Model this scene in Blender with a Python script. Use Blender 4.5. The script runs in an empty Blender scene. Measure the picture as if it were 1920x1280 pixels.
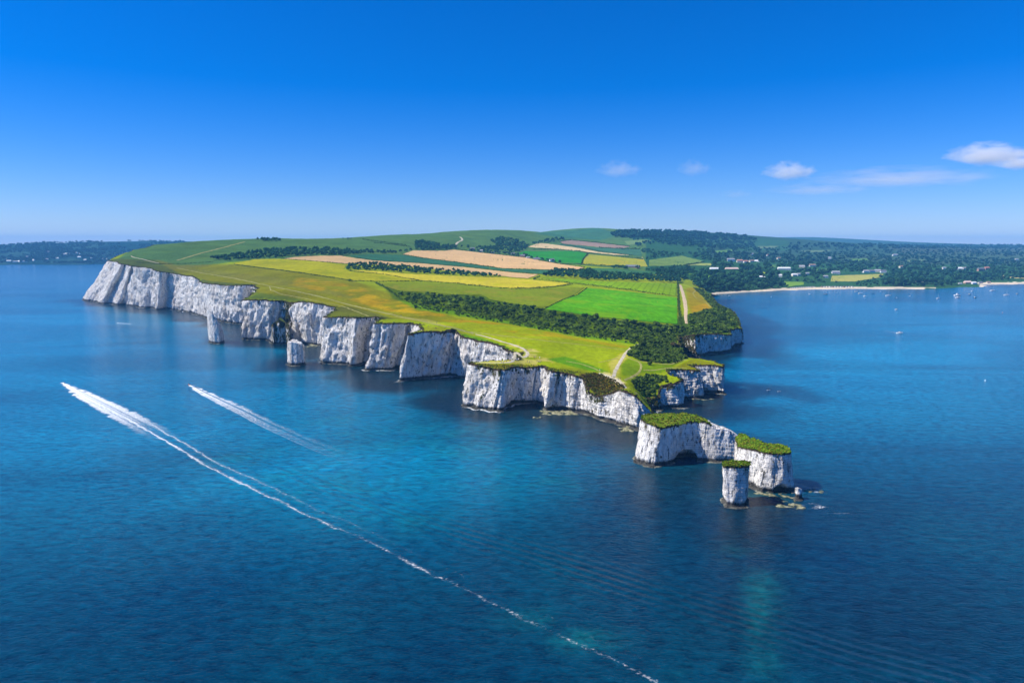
import bpy, bmesh, math, random
import numpy as np
from mathutils import Vector, Matrix
from mathutils.geometry import delaunay_2d_cdt

random.seed(7)
rng = np.random.default_rng(7)
SC = bpy.context.scene
COL = SC.collection
R = math.radians

# ------------------------------------------------------------------ camera, sky, sun, exposure
H, F, EYE = 120.0, 1280.0, 457.0
PITCH = math.atan((640 - EYE) / F)
cp, sp = math.cos(PITCH), math.sin(PITCH)
cam_d = bpy.data.cameras.new('drone_camera')
cam = bpy.data.objects.new('drone_camera', cam_d)
COL.objects.link(cam)
cam.location = (0, 0, H)
cam.rotation_euler = (math.pi / 2 - PITCH, 0, 0)
cam_d.sensor_width = 36
cam_d.lens = 36 * F / 1920
cam_d.clip_start, cam_d.clip_end = 1.0, 60000
SC.camera = cam

SUN_EL, SUN_AZ = 48.0, -97.0          # azimuth from +Y (view direction), negative = to the left
world = bpy.data.worlds.new("World")
SC.world = world
world.use_nodes = True
wn = world.node_tree
wn.nodes.clear()
w_out = wn.nodes.new('ShaderNodeOutputWorld')
w_bg = wn.nodes.new('ShaderNodeBackground')
w_hs = wn.nodes.new('ShaderNodeHueSaturation')
w_sky = wn.nodes.new('ShaderNodeTexSky')
w_sky.sky_type = 'NISHITA'
w_sky.sun_disc = False
w_sky.sun_elevation = R(SUN_EL)
w_sky.sun_rotation = R(SUN_AZ)
w_sky.altitude = 100
w_sky.air_density = 1.0
w_sky.dust_density = 0.0
w_sky.ozone_density = 6.0
w_hs.inputs['Saturation'].default_value = 1.25
w_bg.inputs['Strength'].default_value = 0.1
w_wb = wn.nodes.new('ShaderNodeMix')              # the camera's cool white balance
w_wb.data_type, w_wb.blend_type = 'RGBA', 'MULTIPLY'
w_wb.inputs['Factor'].default_value = 1.0
w_wb.inputs[7].default_value = (0.63, 0.70, 1.0, 1)
wn.links.new(w_sky.outputs[0], w_wb.inputs[6])
wn.links.new(w_wb.outputs[2], w_hs.inputs['Color'])
wn.links.new(w_hs.outputs[0], w_bg.inputs['Color'])
wn.links.new(w_bg.outputs[0], w_out.inputs['Surface'])

sun_d = bpy.data.lights.new('sun', 'SUN')
sun_d.energy = 5.0
sun_d.angle = R(0.5)
sun_d.color = (1.0, 0.95, 0.87)
sun = bpy.data.objects.new('sun', sun_d)
COL.objects.link(sun)
S_DIR = Vector((math.sin(R(SUN_AZ)) * math.cos(R(SUN_EL)), math.cos(R(SUN_AZ)) * math.cos(R(SUN_EL)), math.sin(R(SUN_EL))))
sun.rotation_euler = (-S_DIR).to_track_quat('-Z', 'Y').to_euler()
sun.location = (-300, 300, 600)

SC.view_settings.view_transform = 'Standard'
SC.view_settings.look = 'None'
SC.view_settings.gamma = 1.0
SC.view_settings.exposure = 0.55
SC.view_settings.use_curve_mapping = False
SC.render.engine = 'CYCLES'
SC.cycles.max_bounces = 6
SC.cycles.diffuse_bounces = 2
SC.cycles.glossy_bounces = 3
SC.cycles.transmission_bounces = 2
SC.cycles.transparent_max_bounces = 12
SC.cycles.volume_bounces = 3
SC.cycles.volume_step_rate = 2.0

# ------------------------------------------------------------------ small helpers
def ray(px, py):
    """pixel of the photograph -> (X per metre of Y, Z per metre of Y)"""
    u = (np.asarray(px, float) - 960) / F
    v = (640 - np.asarray(py, float)) / F
    dy = cp + v * sp
    return u / dy, (v * cp - sp) / dy

def at_z(px, py, z=0.0):
    t, m = ray(px, py)
    Y = (z - H) / m
    return np.array([t * Y, Y, z + 0 * Y])

def at_y(px, py, Y):
    t, m = ray(px, py)
    return np.array([t * Y, Y + 0 * t, H + m * Y])

def project(x, y, z):
    fd = y * cp - (z - H) * sp
    up = y * sp + (z - H) * cp
    return 960 + F * x / fd, 640 - F * up / fd

def _hash(ix, iy, iz):
    n = (ix * 374761393 + iy * 668265263 + iz * 1274126177) & 0xFFFFFFFF
    n = ((n ^ (n >> 13)) * 1103515245) & 0xFFFFFFFF
    n = (n ^ (n >> 16)) & 0xFFFF
    return n / 65535.0

def noise3(x, y, z=0.0):
    x, y, z = np.broadcast_arrays(np.asarray(x, float), np.asarray(y, float), np.asarray(z, float))
    fx, fy, fz = np.floor(x), np.floor(y), np.floor(z)
    ix, iy, iz = fx.astype(np.int64), fy.astype(np.int64), fz.astype(np.int64)
    ux, uy, uz = x - fx, y - fy, z - fz
    ux, uy, uz = [a * a * (3 - 2 * a) for a in (ux, uy, uz)]
    r = 0
    for a in (0, 1):
        for b in (0, 1):
            for c in (0, 1):
                w = (ux if a else 1 - ux) * (uy if b else 1 - uy) * (uz if c else 1 - uz)
                r = r + w * _hash(ix + a, iy + b, iz + c)
    return r * 2 - 1

def fbm(x, y, z=0.0, o=3):
    r, a = 0, 1.0
    for i in range(o):
        r = r + a * noise3(np.asarray(x) * 2 ** i + 17.3 * i, np.asarray(y) * 2 ** i - 9.1 * i, np.asarray(z) * 2 ** i + 3.7 * i)
        a *= 0.5
    return r

def np_mesh(name, V, faces, col=None, smooth=False, attrs=None):
    """faces: list of int arrays (n,k)"""
    me = bpy.data.meshes.new(name)
    V = np.asarray(V, np.float32)
    faces = [np.asarray(f, np.int32) for f in faces if len(f)]
    nf = sum(len(f) for f in faces)
    nl = sum(f.size for f in faces)
    me.vertices.add(len(V))
    me.vertices.foreach_set('co', V.ravel())
    me.loops.add(nl)
    me.polygons.add(nf)
    me.loops.foreach_set('vertex_index', np.concatenate([f.ravel() for f in faces]))
    starts, s = [], 0
    for f in faces:
        starts.append(s + np.arange(len(f)) * f.shape[1])
        s += f.size
    me.polygons.foreach_set('loop_start', np.concatenate(starts).astype(np.int32))
    if smooth:
        me.polygons.foreach_set('use_smooth', np.ones(nf, bool))
    if col is not None:
        a = me.color_attributes.new('col', 'FLOAT_COLOR', 'POINT')
        c = np.ones((len(V), 4), np.float32)
        c[:, :3] = col
        a.data.foreach_set('color', c.ravel())
    for k, v in (attrs or {}).items():
        a = me.attributes.new(k, 'FLOAT', 'POINT')
        a.data.foreach_set('value', np.asarray(v, np.float32))
    me.update(calc_edges=True)
    me.validate(verbose=False)
    return me

def tag(o, label=None, cat=None, group=None, kind=None):
    if label: o['label'] = label
    if cat: o['category'] = cat
    if group: o['group'] = group
    if kind: o['kind'] = kind
    return o

def link(name, me, mat=None, parent=None):
    o = bpy.data.objects.new(name, me)
    COL.objects.link(o)
    if mat is not None and len(me.materials) == 0:
        me.materials.append(mat)
    if parent is not None:
        o.parent = parent
    return o

def empty(name, loc=(0, 0, 0), rz=0.0):
    o = bpy.data.objects.new(name, None)
    o.empty_display_size = 0.5
    COL.objects.link(o)
    o.location = loc
    o.rotation_euler = (0, 0, rz)
    return o

def copy_tree(o, parent=None):
    c = o.copy()
    COL.objects.link(c)
    if parent is not None:
        c.parent = parent
    for ch in list(o.children):
        copy_tree(ch, c)
    return c

def in_poly(px, py, poly):
    px, py = np.asarray(px, float), np.asarray(py, float)
    r = np.zeros(px.shape, bool)
    n = len(poly)
    for i in range(n):
        x0, y0 = poly[i]
        x1, y1 = poly[(i + 1) % n]
        if y0 == y1:
            continue
        c = ((y0 > py) != (y1 > py)) & (px < (x1 - x0) * (py - y0) / (y1 - y0) + x0)
        r ^= c
    return r

# ------------------------------------------------------------------ materials
class NT:
    def __init__(self, name):
        self.m = bpy.data.materials.new(name)
        self.m.use_nodes = True
        self.t = self.m.node_tree
        self.t.nodes.clear()
        self.out = self.n('OutputMaterial')
    def n(self, typ, **kw):
        nd = self.t.nodes.new('ShaderNode' + typ)
        for k, v in kw.items():
            setattr(nd, k, v)
        return nd
    def l(self, a, b):
        self.t.links.new(a, b)
    def set(self, sock, v):
        if hasattr(v, 'is_output') or isinstance(v, bpy.types.NodeSocket):
            self.l(v, sock)
        else:
            sock.default_value = v
    def math(self, op, a, b=0.0, c=None, clamp=False):
        nd = self.n('Math', operation=op, use_clamp=clamp)
        self.set(nd.inputs[0], a)
        self.set(nd.inputs[1], b)
        if c is not None: self.set(nd.inputs[2], c)
        return nd.outputs[0]
    def mix(self, f, a, b, blend='MIX'):
        nd = self.n('Mix', data_type='RGBA', blend_type=blend)
        self.set(nd.inputs['Factor'], f)
        def colr(s, v):
            if isinstance(v, tuple): s.default_value = v if len(v) == 4 else (*v, 1)
            else: self.l(v, s)
        colr(nd.inputs[6], a)
        colr(nd.inputs[7], b)
        return nd.outputs[2]
    def noise(self, vec, scale, detail=3, rough=0.55, dist=0.0, out=0):
        nd = self.n('TexNoise')
        if vec is not None: self.l(vec, nd.inputs['Vector'])
        nd.inputs['Scale'].default_value = scale
        nd.inputs['Detail'].default_value = detail
        nd.inputs['Roughness'].default_value = rough
        nd.inputs['Distortion'].default_value = dist
        return nd.outputs[out]
    def mapped(self, scale=(1, 1, 1), rot=(0, 0, 0), world=True):
        if world:
            src = self.n('NewGeometry').outputs['Position']
        else:
            src = self.n('TexCoord').outputs['Object']
        mp = self.n('Mapping')
        mp.inputs['Scale'].default_value = scale
        mp.inputs['Rotation'].default_value = rot
        self.l(src, mp.inputs['Vector'])
        return mp.outputs[0]
    def attr(self, name, fac=False):
        nd = self.n('Attribute', attribute_name=name)
        return nd.outputs['Fac' if fac else 'Color']
    def ramp(self, f, stops):
        nd = self.n('ValToRGB')
        e = nd.color_ramp.elements
        while len(e) < len(stops): e.new(0.5)
        for i, (p, c) in enumerate(stops):
            e[i].position = p
            e[i].color = (*c, 1) if len(c) == 3 else c
        self.l(f, nd.inputs[0])
        return nd.outputs[0]
    def maprange(self, v, a, b, c=0.0, d=1.0, smooth=False):
        nd = self.n('MapRange', interpolation_type='SMOOTHSTEP' if smooth else 'LINEAR')
        self.set(nd.inputs[0], v)
        for i, q in enumerate((a, b, c, d)): self.set(nd.inputs[i + 1], q)
        return nd.outputs[0]
    def principled(self, base, rough=0.8, spec=0.3, normal=None, **kw):
        nd = self.n('BsdfPrincipled')
        if isinstance(base, tuple): nd.inputs['Base Color'].default_value = (*base, 1)
        else: self.l(base, nd.inputs['Base Color'])
        self.set(nd.inputs['Roughness'], rough)
        nd.inputs['Specular IOR Level'].default_value = spec
        if normal is not None: self.l(normal, nd.inputs['Normal'])
        for k, v in kw.items(): self.set(nd.inputs[k], v)
        self.l(nd.outputs[0], self.out.inputs['Surface'])
        return nd
    def diffuse(self, base, normal=None, rough=0.6):
        nd = self.n('BsdfDiffuse')
        if isinstance(base, tuple): nd.inputs['Color'].default_value = (*base, 1)
        else: self.l(base, nd.inputs['Color'])
        nd.inputs['Roughness'].default_value = rough
        if normal is not None: self.l(normal, nd.inputs['Normal'])
        self.l(nd.outputs[0], self.out.inputs['Surface'])
        return nd
    def bump(self, h, dist=1.0, strength=1.0, normal=None):
        nd = self.n('Bump')
        nd.inputs['Strength'].default_value = strength
        nd.inputs['Distance'].default_value = dist
        self.l(h, nd.inputs['Height'])
        if normal is not None: self.l(normal, nd.inputs['Normal'])
        return nd.outputs[0]

def mat_plain(name, c, rough=0.6, spec=0.4, var=0.12, scale=3.0):
    k = NT(name)
    p = k.mapped(world=False)
    n = k.noise(p, scale, 3)
    f = k.maprange(n, 0.3, 0.7, 1 - var, 1 + var)
    col = k.mix(1.0, c, f, 'MULTIPLY')
    k.principled(col, rough, spec)
    return k.m

def mat_foliage(name='foliage'):
    k = NT(name)
    p = k.mapped()
    c = k.attr('col')
    n = k.noise(p, 0.35, 3)
    f = k.maprange(n, 0.3, 0.7, 0.72, 1.3)
    c = k.mix(1.0, c, f, 'MULTIPLY')
    rnd = k.n('ObjectInfo').outputs['Random']
    f2 = k.maprange(rnd, 0, 1, 0.75, 1.25)
    c = k.mix(1.0, c, f2, 'MULTIPLY')
    d = k.n('BsdfDiffuse')
    k.l(c, d.inputs['Color'])
    tr = k.n('BsdfTranslucent')
    k.l(k.mix(1.0, c, (1.2, 1.5, 0.5), 'MULTIPLY'), tr.inputs['Color'])
    mx = k.n('MixShader')
    mx.inputs[0].default_value = 0.22
    k.l(d.outputs[0], mx.inputs[1])
    k.l(tr.outputs[0], mx.inputs[2])
    k.l(mx.outputs[0], k.out.inputs['Surface'])
    return k.m

def mat_ground(name='turf'):
    k = NT(name)
    p = k.mapped()
    c = k.attr('col')
    n1 = k.noise(p, 0.02, 5, 0.6)
    n2 = k.noise(p, 0.25, 4, 0.65)
    f1 = k.maprange(n1, 0.3, 0.7, 0.8, 1.22)
    f2 = k.maprange(n2, 0.25, 0.75, 0.72, 1.3)
    c = k.mix(1.0, c, f1, 'MULTIPLY')
    c = k.mix(1.0, c, f2, 'MULTIPLY')
    n3 = k.noise(p, 0.008, 4, 0.6)
    c = k.mix(k.maprange(n3, 0.45, 0.7, 0, 0.35), c, k.mix(1.0, c, (1.35, 1.0, 0.6), 'MULTIPLY'))
    b = k.bump(k.noise(p, 0.9, 4, 0.7), 0.6, 0.6)
    k.diffuse(c, b)
    return k.m

def mat_field(name, c, stripe_deg=0.0, stripe=0.12, gap=9.0, patch=None, patch_lo=0.56, var=0.15):
    k = NT(name)
    c = tuple(vivid(c) / 1.08)
    if patch is not None: patch = tuple(vivid(patch) / 1.08)
    p = k.mapped()
    ps = k.mapped((1, 1, 1), (0, 0, R(stripe_deg)))
    w = k.n('TexWave', wave_type='BANDS', bands_direction='X', wave_profile='SIN')
    k.l(ps, w.inputs['Vector'])
    w.inputs['Scale'].default_value = 6.2832 / (20 * gap) * 1.0
    w.inputs['Distortion'].default_value = 0.6
    w.inputs['Detail Scale'].default_value = 0.4
    s = k.maprange(w.outputs['Fac'], 0.0, 0.25, 1 - stripe, 1.0)
    n1 = k.noise(p, 0.012, 4, 0.6)
    n2 = k.noise(k.mapped((1, 0.35, 1), (0, 0, R(stripe_deg))), 0.16, 4, 0.7)
    col = k.mix(1.0, c, k.maprange(n1, 0.3, 0.7, 1 - var, 1 + var), 'MULTIPLY')
    col = k.mix(1.0, col, k.maprange(n2, 0.3, 0.7, 1 - var, 1 + var), 'MULTIPLY')
    if patch is not None:
        n3 = k.noise(k.mapped((1, 1, 1)), 0.018, 5, 0.65, 0.8)
        col = k.mix(k.maprange(n3, patch_lo, patch_lo + 0.12), col, patch)
    col = k.mix(1.0, col, s, 'MULTIPLY')
    b = k.bump(k.noise(p, 0.8, 3, 0.7), 0.4, 0.5)
    k.diffuse(col, b)
    return k.m

def mat_chalk(name='chalk'):
    k = NT(name)
    geo = k.n('NewGeometry')
    pos = geo.outputs['Position']
    sep = k.n('SeparateXYZ')
    k.l(pos, sep.inputs[0])
    z = sep.outputs['Z']
    trel = k.attr('below_rim', True)
    veg = k.attr('veg', True)
    pv = k.mapped((1, 1, 0.16))
    pf = k.mapped((1, 1, 0.55))
    pl = k.mapped((0.12, 0.12, 1.0))
    nv = k.noise(pv, 0.22, 5, 0.62)              # vertical streaks
    nb = k.noise(k.mapped(), 0.05, 4, 0.6)       # broad patches
    nf = k.noise(pf, 0.9, 5, 0.7)
    nl = k.noise(pl, 0.9, 3, 0.6)                # bedding
    c = k.mix(k.maprange(nb, 0.35, 0.65), (0.93, 0.90, 0.84), (0.82, 0.77, 0.70))
    c = k.mix(k.maprange(nv, 0.55, 0.68, 0, 0.6), c, (0.46, 0.44, 0.42))
    tan = k.noise(k.mapped((1, 1, 0.3)), 0.07, 4, 0.6)
    c = k.mix(k.maprange(tan, 0.56, 0.70, 0, 0.55), c, (0.50, 0.38, 0.27))
    c = k.mix(k.maprange(nl, 0.60, 0.68, 0, 0.22), c, (0.36, 0.34, 0.31))
    c = k.mix(k.maprange(nf, 0.60, 0.68, 0, 0.8), c, (0.15, 0.15, 0.14))
    dash = k.noise(k.mapped((1, 1, 0.28)), 0.75, 4, 0.7)
    c = k.mix(k.maprange(dash, 0.59, 0.63, 0, 0.9), c, (0.075, 0.075, 0.07))
    pit = k.noise(k.mapped((1, 1, 0.55)), 0.42, 3, 0.55)
    c = k.mix(k.maprange(pit, 0.66, 0.69, 0, 0.9), c, (0.06, 0.06, 0.05))
    wv = k.n('TexWave', wave_type='BANDS', bands_direction='Z', wave_profile='SIN')
    k.l(k.mapped((.25, .25, 1)), wv.inputs['Vector'])
    wv.inputs['Scale'].default_value = .26
    wv.inputs['Distortion'].default_value = 1.6
    wv.inputs['Detail'].default_value = 3
    wv.inputs['Detail Scale'].default_value = .6
    c = k.mix(k.math('MULTIPLY', k.maprange(wv.outputs['Fac'], .88, .97), k.maprange(nb, .40, .62, 0, .55)), c, (.20, .19, .18))
    big = k.noise(k.mapped((1, 1, 0.24)), 0.20, 5, 0.65)
    c = k.mix(k.maprange(big, 0.60, 0.67, 0, 0.6), c, (0.13, 0.135, 0.115))
    # lichen and plants: more towards the rim and where veg is painted
    ng = k.noise(k.mapped((1, 1, 0.6)), 0.30, 5, 0.65)
    g = k.math('ADD', ng, k.math('MULTIPLY', veg, 0.42))
    g = k.math('ADD', g, k.maprange(trel, 0.0, 7.0, 0.16, 0.0))
    c = k.mix(k.maprange(g, 0.66, 0.74), c, k.mix(k.maprange(nv, 0.4, 0.6), (0.045, 0.065, 0.02), (0.11, 0.085, 0.03)))
    # soil line under the turf
    soil = k.maprange(k.math('SUBTRACT', trel, k.math('MULTIPLY', nf, 1.6)), 0.0, 0.7, 1.0, 0.0)
    c = k.mix(soil, c, (0.07, 0.05, 0.03))
    # dark tidal band, pale weed-stained ledge
    zz = k.math('ADD', z, k.math('MULTIPLY', k.math('SUBTRACT', nb, 0.5), 4.0))
    zz = k.math('ADD', zz, k.math('MULTIPLY', k.math('SUBTRACT', nf, 0.5), 3.0))
    band = k.maprange(zz, 1.7, 3.4, 1.0, 0.0, True)
    c = k.mix(k.math('MULTIPLY', band, 0.93), c, (0.035, 0.035, 0.03))
    ledge = k.math('MULTIPLY', k.maprange(z, 0.45, 0.75, 1.0, 0.0), k.maprange(geo.outputs['Normal'], 0, 1))
    led = k.math('MULTIPLY', k.maprange(z, 0.40, 0.60, 1.0, 0.0), k.maprange(k.noise(k.mapped(), 0.13, 3, .6), .45, .6))
    c = k.mix(k.math('MULTIPLY', led, 0.85), c, k.mix(nf, (0.50, 0.48, 0.38), (0.10, 0.11, 0.06)))
    hgt = k.math('ADD', k.math('MULTIPLY', nv, 0.9), k.math('MULTIPLY', nf, 0.7))
    hgt = k.math('ADD', hgt, k.math('MULTIPLY', nl, 0.35))
    hgt = k.math('SUBTRACT', hgt, k.math('MULTIPLY', k.maprange(dash, .5, .64), .6))
    b = k.bump(hgt, 1.5, 1.0)
    k.diffuse(c, b)
    return k.m

def mat_water():
    k = NT('sea_water')
    p = k.mapped()
    bed = k.attr('bed', True)        # pale sand / weed shallows
    reef = k.attr('reef', True)      # dark rock under the water, plus painted cliff reflections inshore
    rip = k.attr('ripple', True)     # boat wave train
    calm = k.attr('calm', True)
    n1 = k.noise(k.mapped((1, 0.6, 1)), 0.010, 4, 0.6)
    n2 = k.noise(p, 0.035, 4, 0.65, 0.6)
    deep = k.mix(k.maprange(n1, 0.35, 0.65), (0.0003, 0.018, 0.046), (0.0005, 0.035, 0.063))
    n3 = k.noise(p, 0.10, 5, 0.7, 0.8)
    pale = k.attr('pale', True)  # sky reflection on open water, painted as a paler body colour
    band = k.noise(k.mapped((0.35, 1.0, 1), (0, 0, R(8))), 0.006, 4, 0.65, 0.7)
    c = k.mix(k.math('MULTIPLY', pale, k.maprange(band, .35, .62, .45, 1.25)), deep, (0.001, 0.190, 0.345))
    n3 = k.noise(p, 0.10, 5, 0.7, 0.8)
    c = k.mix(k.math('MULTIPLY', bed, k.math('MULTIPLY', k.maprange(n2, 0.38, 0.68), k.maprange(n3, .36, .6, .35, .85))), c, (0.004, 0.135, 0.135))
    c = k.mix(k.math('MULTIPLY', reef, k.maprange(n2, 0.22, 0.46)), c, (0.002, 0.014, 0.026))  # dark rock and painted cliff reflections
    # waves
    pw = k.mapped((1.0, 1.9, 1.0), (0, 0, R(14)))
    a = k.noise(pw, 0.16, 3, 0.55, 0.3)
    b = k.noise(pw, 0.55, 4, 0.62, 0.4)
    d = k.noise(k.mapped((1, 1.5, 1), (0, 0, R(-22))), 1.6, 2, 0.6)
    h = k.math('ADD', k.math('MULTIPLY', a, 1.0), k.math('MULTIPLY', b, 0.75))
    h = k.math('ADD', h, k.math('MULTIPLY', d, 0.09))
    gust = k.noise(k.mapped((0.6, 1.6, 1), (0, 0, R(10))), 0.006, 3, 0.6, 0.8)
    amp = k.maprange(gust, 0.3, 0.7, 0.72, 1.25)
    amp = k.math('MULTIPLY', amp, k.math('SUBTRACT', 1.0, k.math('MULTIPLY', calm, 0.55)))
    hw = h
    h = k.math('MULTIPLY', h, amp)
    w = k.n('TexWave', wave_type='BANDS', bands_direction='X', wave_profile='SIN')
    k.l(k.attr('rdist', True), k.n('CombineXYZ').inputs[0])
    cmb = k.t.nodes[-1]
    k.l(cmb.outputs[0], w.inputs['Vector'])
    w.inputs['Scale'].default_value = 0.075
    w.inputs['Distortion'].default_value = 0.0
    h = k.math('ADD', h, k.math('MULTIPLY', k.math('MULTIPLY', w.outputs['Fac'], rip), 0.8))
    bp = k.bump(h, 0.40, 1.0)
    c = k.mix(k.maprange(hw, .62, 1.18, 0.0, 1.0), k.mix(1.0, c, (.30, .42, .50), 'MULTIPLY'), k.mix(1.0, c, (1.9, 1.75, 1.6), 'MULTIPLY'))  # wave light painted into the colour: dark troughs, bright crests
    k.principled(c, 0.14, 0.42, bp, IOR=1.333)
    return k.m

def mat_foam(name, lo=0.45, hi=0.62, sc=0.35, stretch=(1, 1, 1), rot=0.0):
    k = NT(name)
    f = k.attr('foam', True)
    n = k.noise(k.mapped(stretch, (0, 0, rot)), sc, 5, 0.7, 0.5)
    s = k.math('ADD', n, k.math('SUBTRACT', f, 0.5))
    a = k.maprange(s, lo, hi)
    d = k.n('BsdfDiffuse')
    d.inputs['Color'].default_value = (0.82, 0.85, 0.87, 1)
    t = k.n('BsdfTransparent')
    mx = k.n('MixShader')
    k.l(a, mx.inputs[0])
    k.l(t.outputs[0], mx.inputs[1])
    k.l(d.outputs[0], mx.inputs[2])
    k.l(mx.outputs[0], k.out.inputs['Surface'])
    return k.m

M = {}
M['foliage'] = mat_foliage()
M['turf'] = mat_ground()
M['chalk'] = mat_chalk()
M['water'] = mat_water()
M['bark'] = mat_plain('bark', (0.07, 0.05, 0.035), 0.9, 0.1, 0.3)

# ------------------------------------------------------------------ coastline of the headland (foot and rim of the chalk cliff)
COAST = []   # (foot X, foot Y, rim X, rim Y, rim Z, veg)
def V(bx, by, tx, ty, veg=0.0, set_back=1.5):
    b = at_z(bx, by, 0.0)
    t = at_y(tx, ty, b[1] + set_back)
    return (b[0], b[1], t[0], t[1], t[2], veg)
def Q(tx, ty, z, veg=0.0):
    t = at_z(tx, ty, z)
    return (t[0], t[1], t[0], t[1], z, veg)

for (y, px, z) in ((3600, 345, 60), (3000, 335, 85), (2500, 322, 110), (2100, 300, 118), (1800, 272, 108), (1620, 232, 96)):
    t = at_y(px, 500, y)
    COAST.append((t[0] - 20, y, t[0], y, z, 0.3))
COAST += [
    V(153, 561, 203, 489), V(162, 564, 208, 488.5), V(176, 565, 218, 490), V(191, 570, 228, 493), V(205, 569, 236, 496), V(222, 572, 245, 498),
    V(233, 571, 249, 498.5), V(245, 574, 256, 499.5), V(268, 577, 268, 501), V(283, 577, 285, 504), V(295, 581, 301, 508), V(312, 579, 318, 511), V(328, 581, 337, 515),
    V(345, 584, 352, 517), V(362, 588, 370, 521), V(375, 592, 377, 529), V(387, 597, 390, 532), V(400, 600, 405, 533), V(420, 604, 422, 534),
    V(440, 607, 445, 534), V(453, 608, 456, 534), Q(474, 534, 58), Q(481, 541, 56, .3), Q(474, 549, 53.5, .3), Q(466, 556, 52, .3),
    V(452, 636, 456, 562), V(470, 637, 475, 562), V(490, 638, 498, 562), V(506, 639, 510, 562), V(520, 637, 530, 563, .2), V(535, 639, 544, 566, .8),
    V(549, 642, 552, 567), V(569, 645, 572, 566), V(585, 647, 586, 567), V(600, 648, 606, 571), V(610, 648.5, 617, 573.5), Q(628, 575.5, 46.5), Q(625, 582, 46.5),
    Q(618, 591, 46.5), V(598, 679.5, 613, 593.5), V(606, 682, 625, 594), V(630, 683, 645, 594.5), V(650, 684, 657, 595), V(656, 688, 668, 595), V(669, 686, 678, 596),
    V(676, 681, 693, 597, .2), Q(716, 598, 46, .3), Q(714, 601, 45.5), V(684, 694, 704, 606), V(706, 695, 725, 604.5), V(730, 693, 750, 604.5), V(746, 690, 772, 606), Q(792, 615.5, 44),
    Q(784, 621, 43), V(750, 714.5, 762, 627), V(765, 713, 784, 621.5), V(781, 712, 795, 619.5), V(805, 709, 818, 620.5), V(827, 706, 840, 623, .15), V(850, 705, 855, 627, .15),
    Q(864, 629.5, 37.8), Q(885, 633.5, 37), Q(906, 639, 36.5), Q(925, 643.5, 35.6), Q(940, 647.5, 35), Q(962, 656, 34), Q(977, 662, 33), Q(975, 666, 33), Q(960, 673, 32.5), Q(935, 675.5, 32), Q(908, 677.5, 31.5),
    Q(884, 678.5, 31), V(873, 759, 881, 680), V(877, 762, 890, 683), V(892, 764, 910, 688, .2), V(908, 766, 925, 693, .3), V(928, 771, 938, 693, .2), V(944, 769, 948, 690),
    V(955, 763, 960, 688, .1), V(960, 757, 970, 688, .2), V(975, 756, 985, 693, .2), V(991, 756, 1002, 687), V(1008, 757, 1014, 687), V(1017, 763, 1022, 689), V(1021, 772, 1031, 691),
    V(1038, 770, 1045, 697, .2), V(1055, 769.5, 1066, 699, .1), V(1070, 773, 1080, 700), V(1085, 774, 1090, 701), V(1099, 777, 1095, 715, .3), V(1112, 782, 1102, 738, .3),
    V(1127, 787, 1117, 745, .2), V(1140, 789.5, 1138, 742, .15), V(1154, 793, 1154, 731), V(1168, 799, 1166, 729), V(1182, 804, 1182, 734), V(1197, 808, 1192, 739), V(1214, 808, 1202, 752),
    V(1230, 802, 1214, 766), V(1238, 790, 1224, 776), V(1232, 779, 1226, 772), V(1224, 772, 1218, 760), V(1223, 770, 1207, 748, .5), V(1232, 769, 1222, 745, .5), V(1241, 768, 1239, 741, .3),
    V(1243, 765.5, 1242, 722), V(1255, 765, 1250, 718, .2), V(1270, 764.5, 1265, 715, .1), V(1286, 763, 1283, 710), Q(1276, 706, 22.5), Q(1256, 700, 23), Q(1251, 694, 23),
    V(1280, 748, 1262, 692), V(1300, 748, 1290, 694), V(1324, 748, 1316, 697), Q(1310, 691, 22.5), Q(1294, 684, 22.5), V(1325, 737, 1306, 682.5), V(1345, 739, 1336, 683), V(1360, 740, 1356, 687),
    Q(1357, 682.5, 22), Q(1335, 675.5, 22), Q(1301, 670.5, 22, .3), Q(1286, 668.5, 22, .5), Q(1277, 660, 20, .8), V(1281, 661, 1270, 641, .8), V(1292, 665, 1283, 629, .6), V(1307, 669, 1300, 627, .5), V(1322, 666, 1320, 626, .1),
    V(1342, 662.5, 1342, 625), V(1355, 662, 1358, 626), V(1367, 660.5, 1371, 629), V(1371, 652, 1368, 618, .2), V(1380, 647, 1381, 616), V(1391, 645.5, 1391, 621), Q(1392, 613, 21, .5),
    V(1389, 626, 1384, 599, .5), V(1385, 616, 1379, 588, .6), V(1374, 604, 1371, 581, .5), V(1356, 593, 1352, 573, .6), V(1345, 580, 1341, 564, .8), V(1338, 569, 1336, 556.5, .9), V(1334, 562, 1332, 552, .9), V(1331, 556.5, 1330, 549.5, .9)]
COAST = np.array(COAST)

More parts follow.
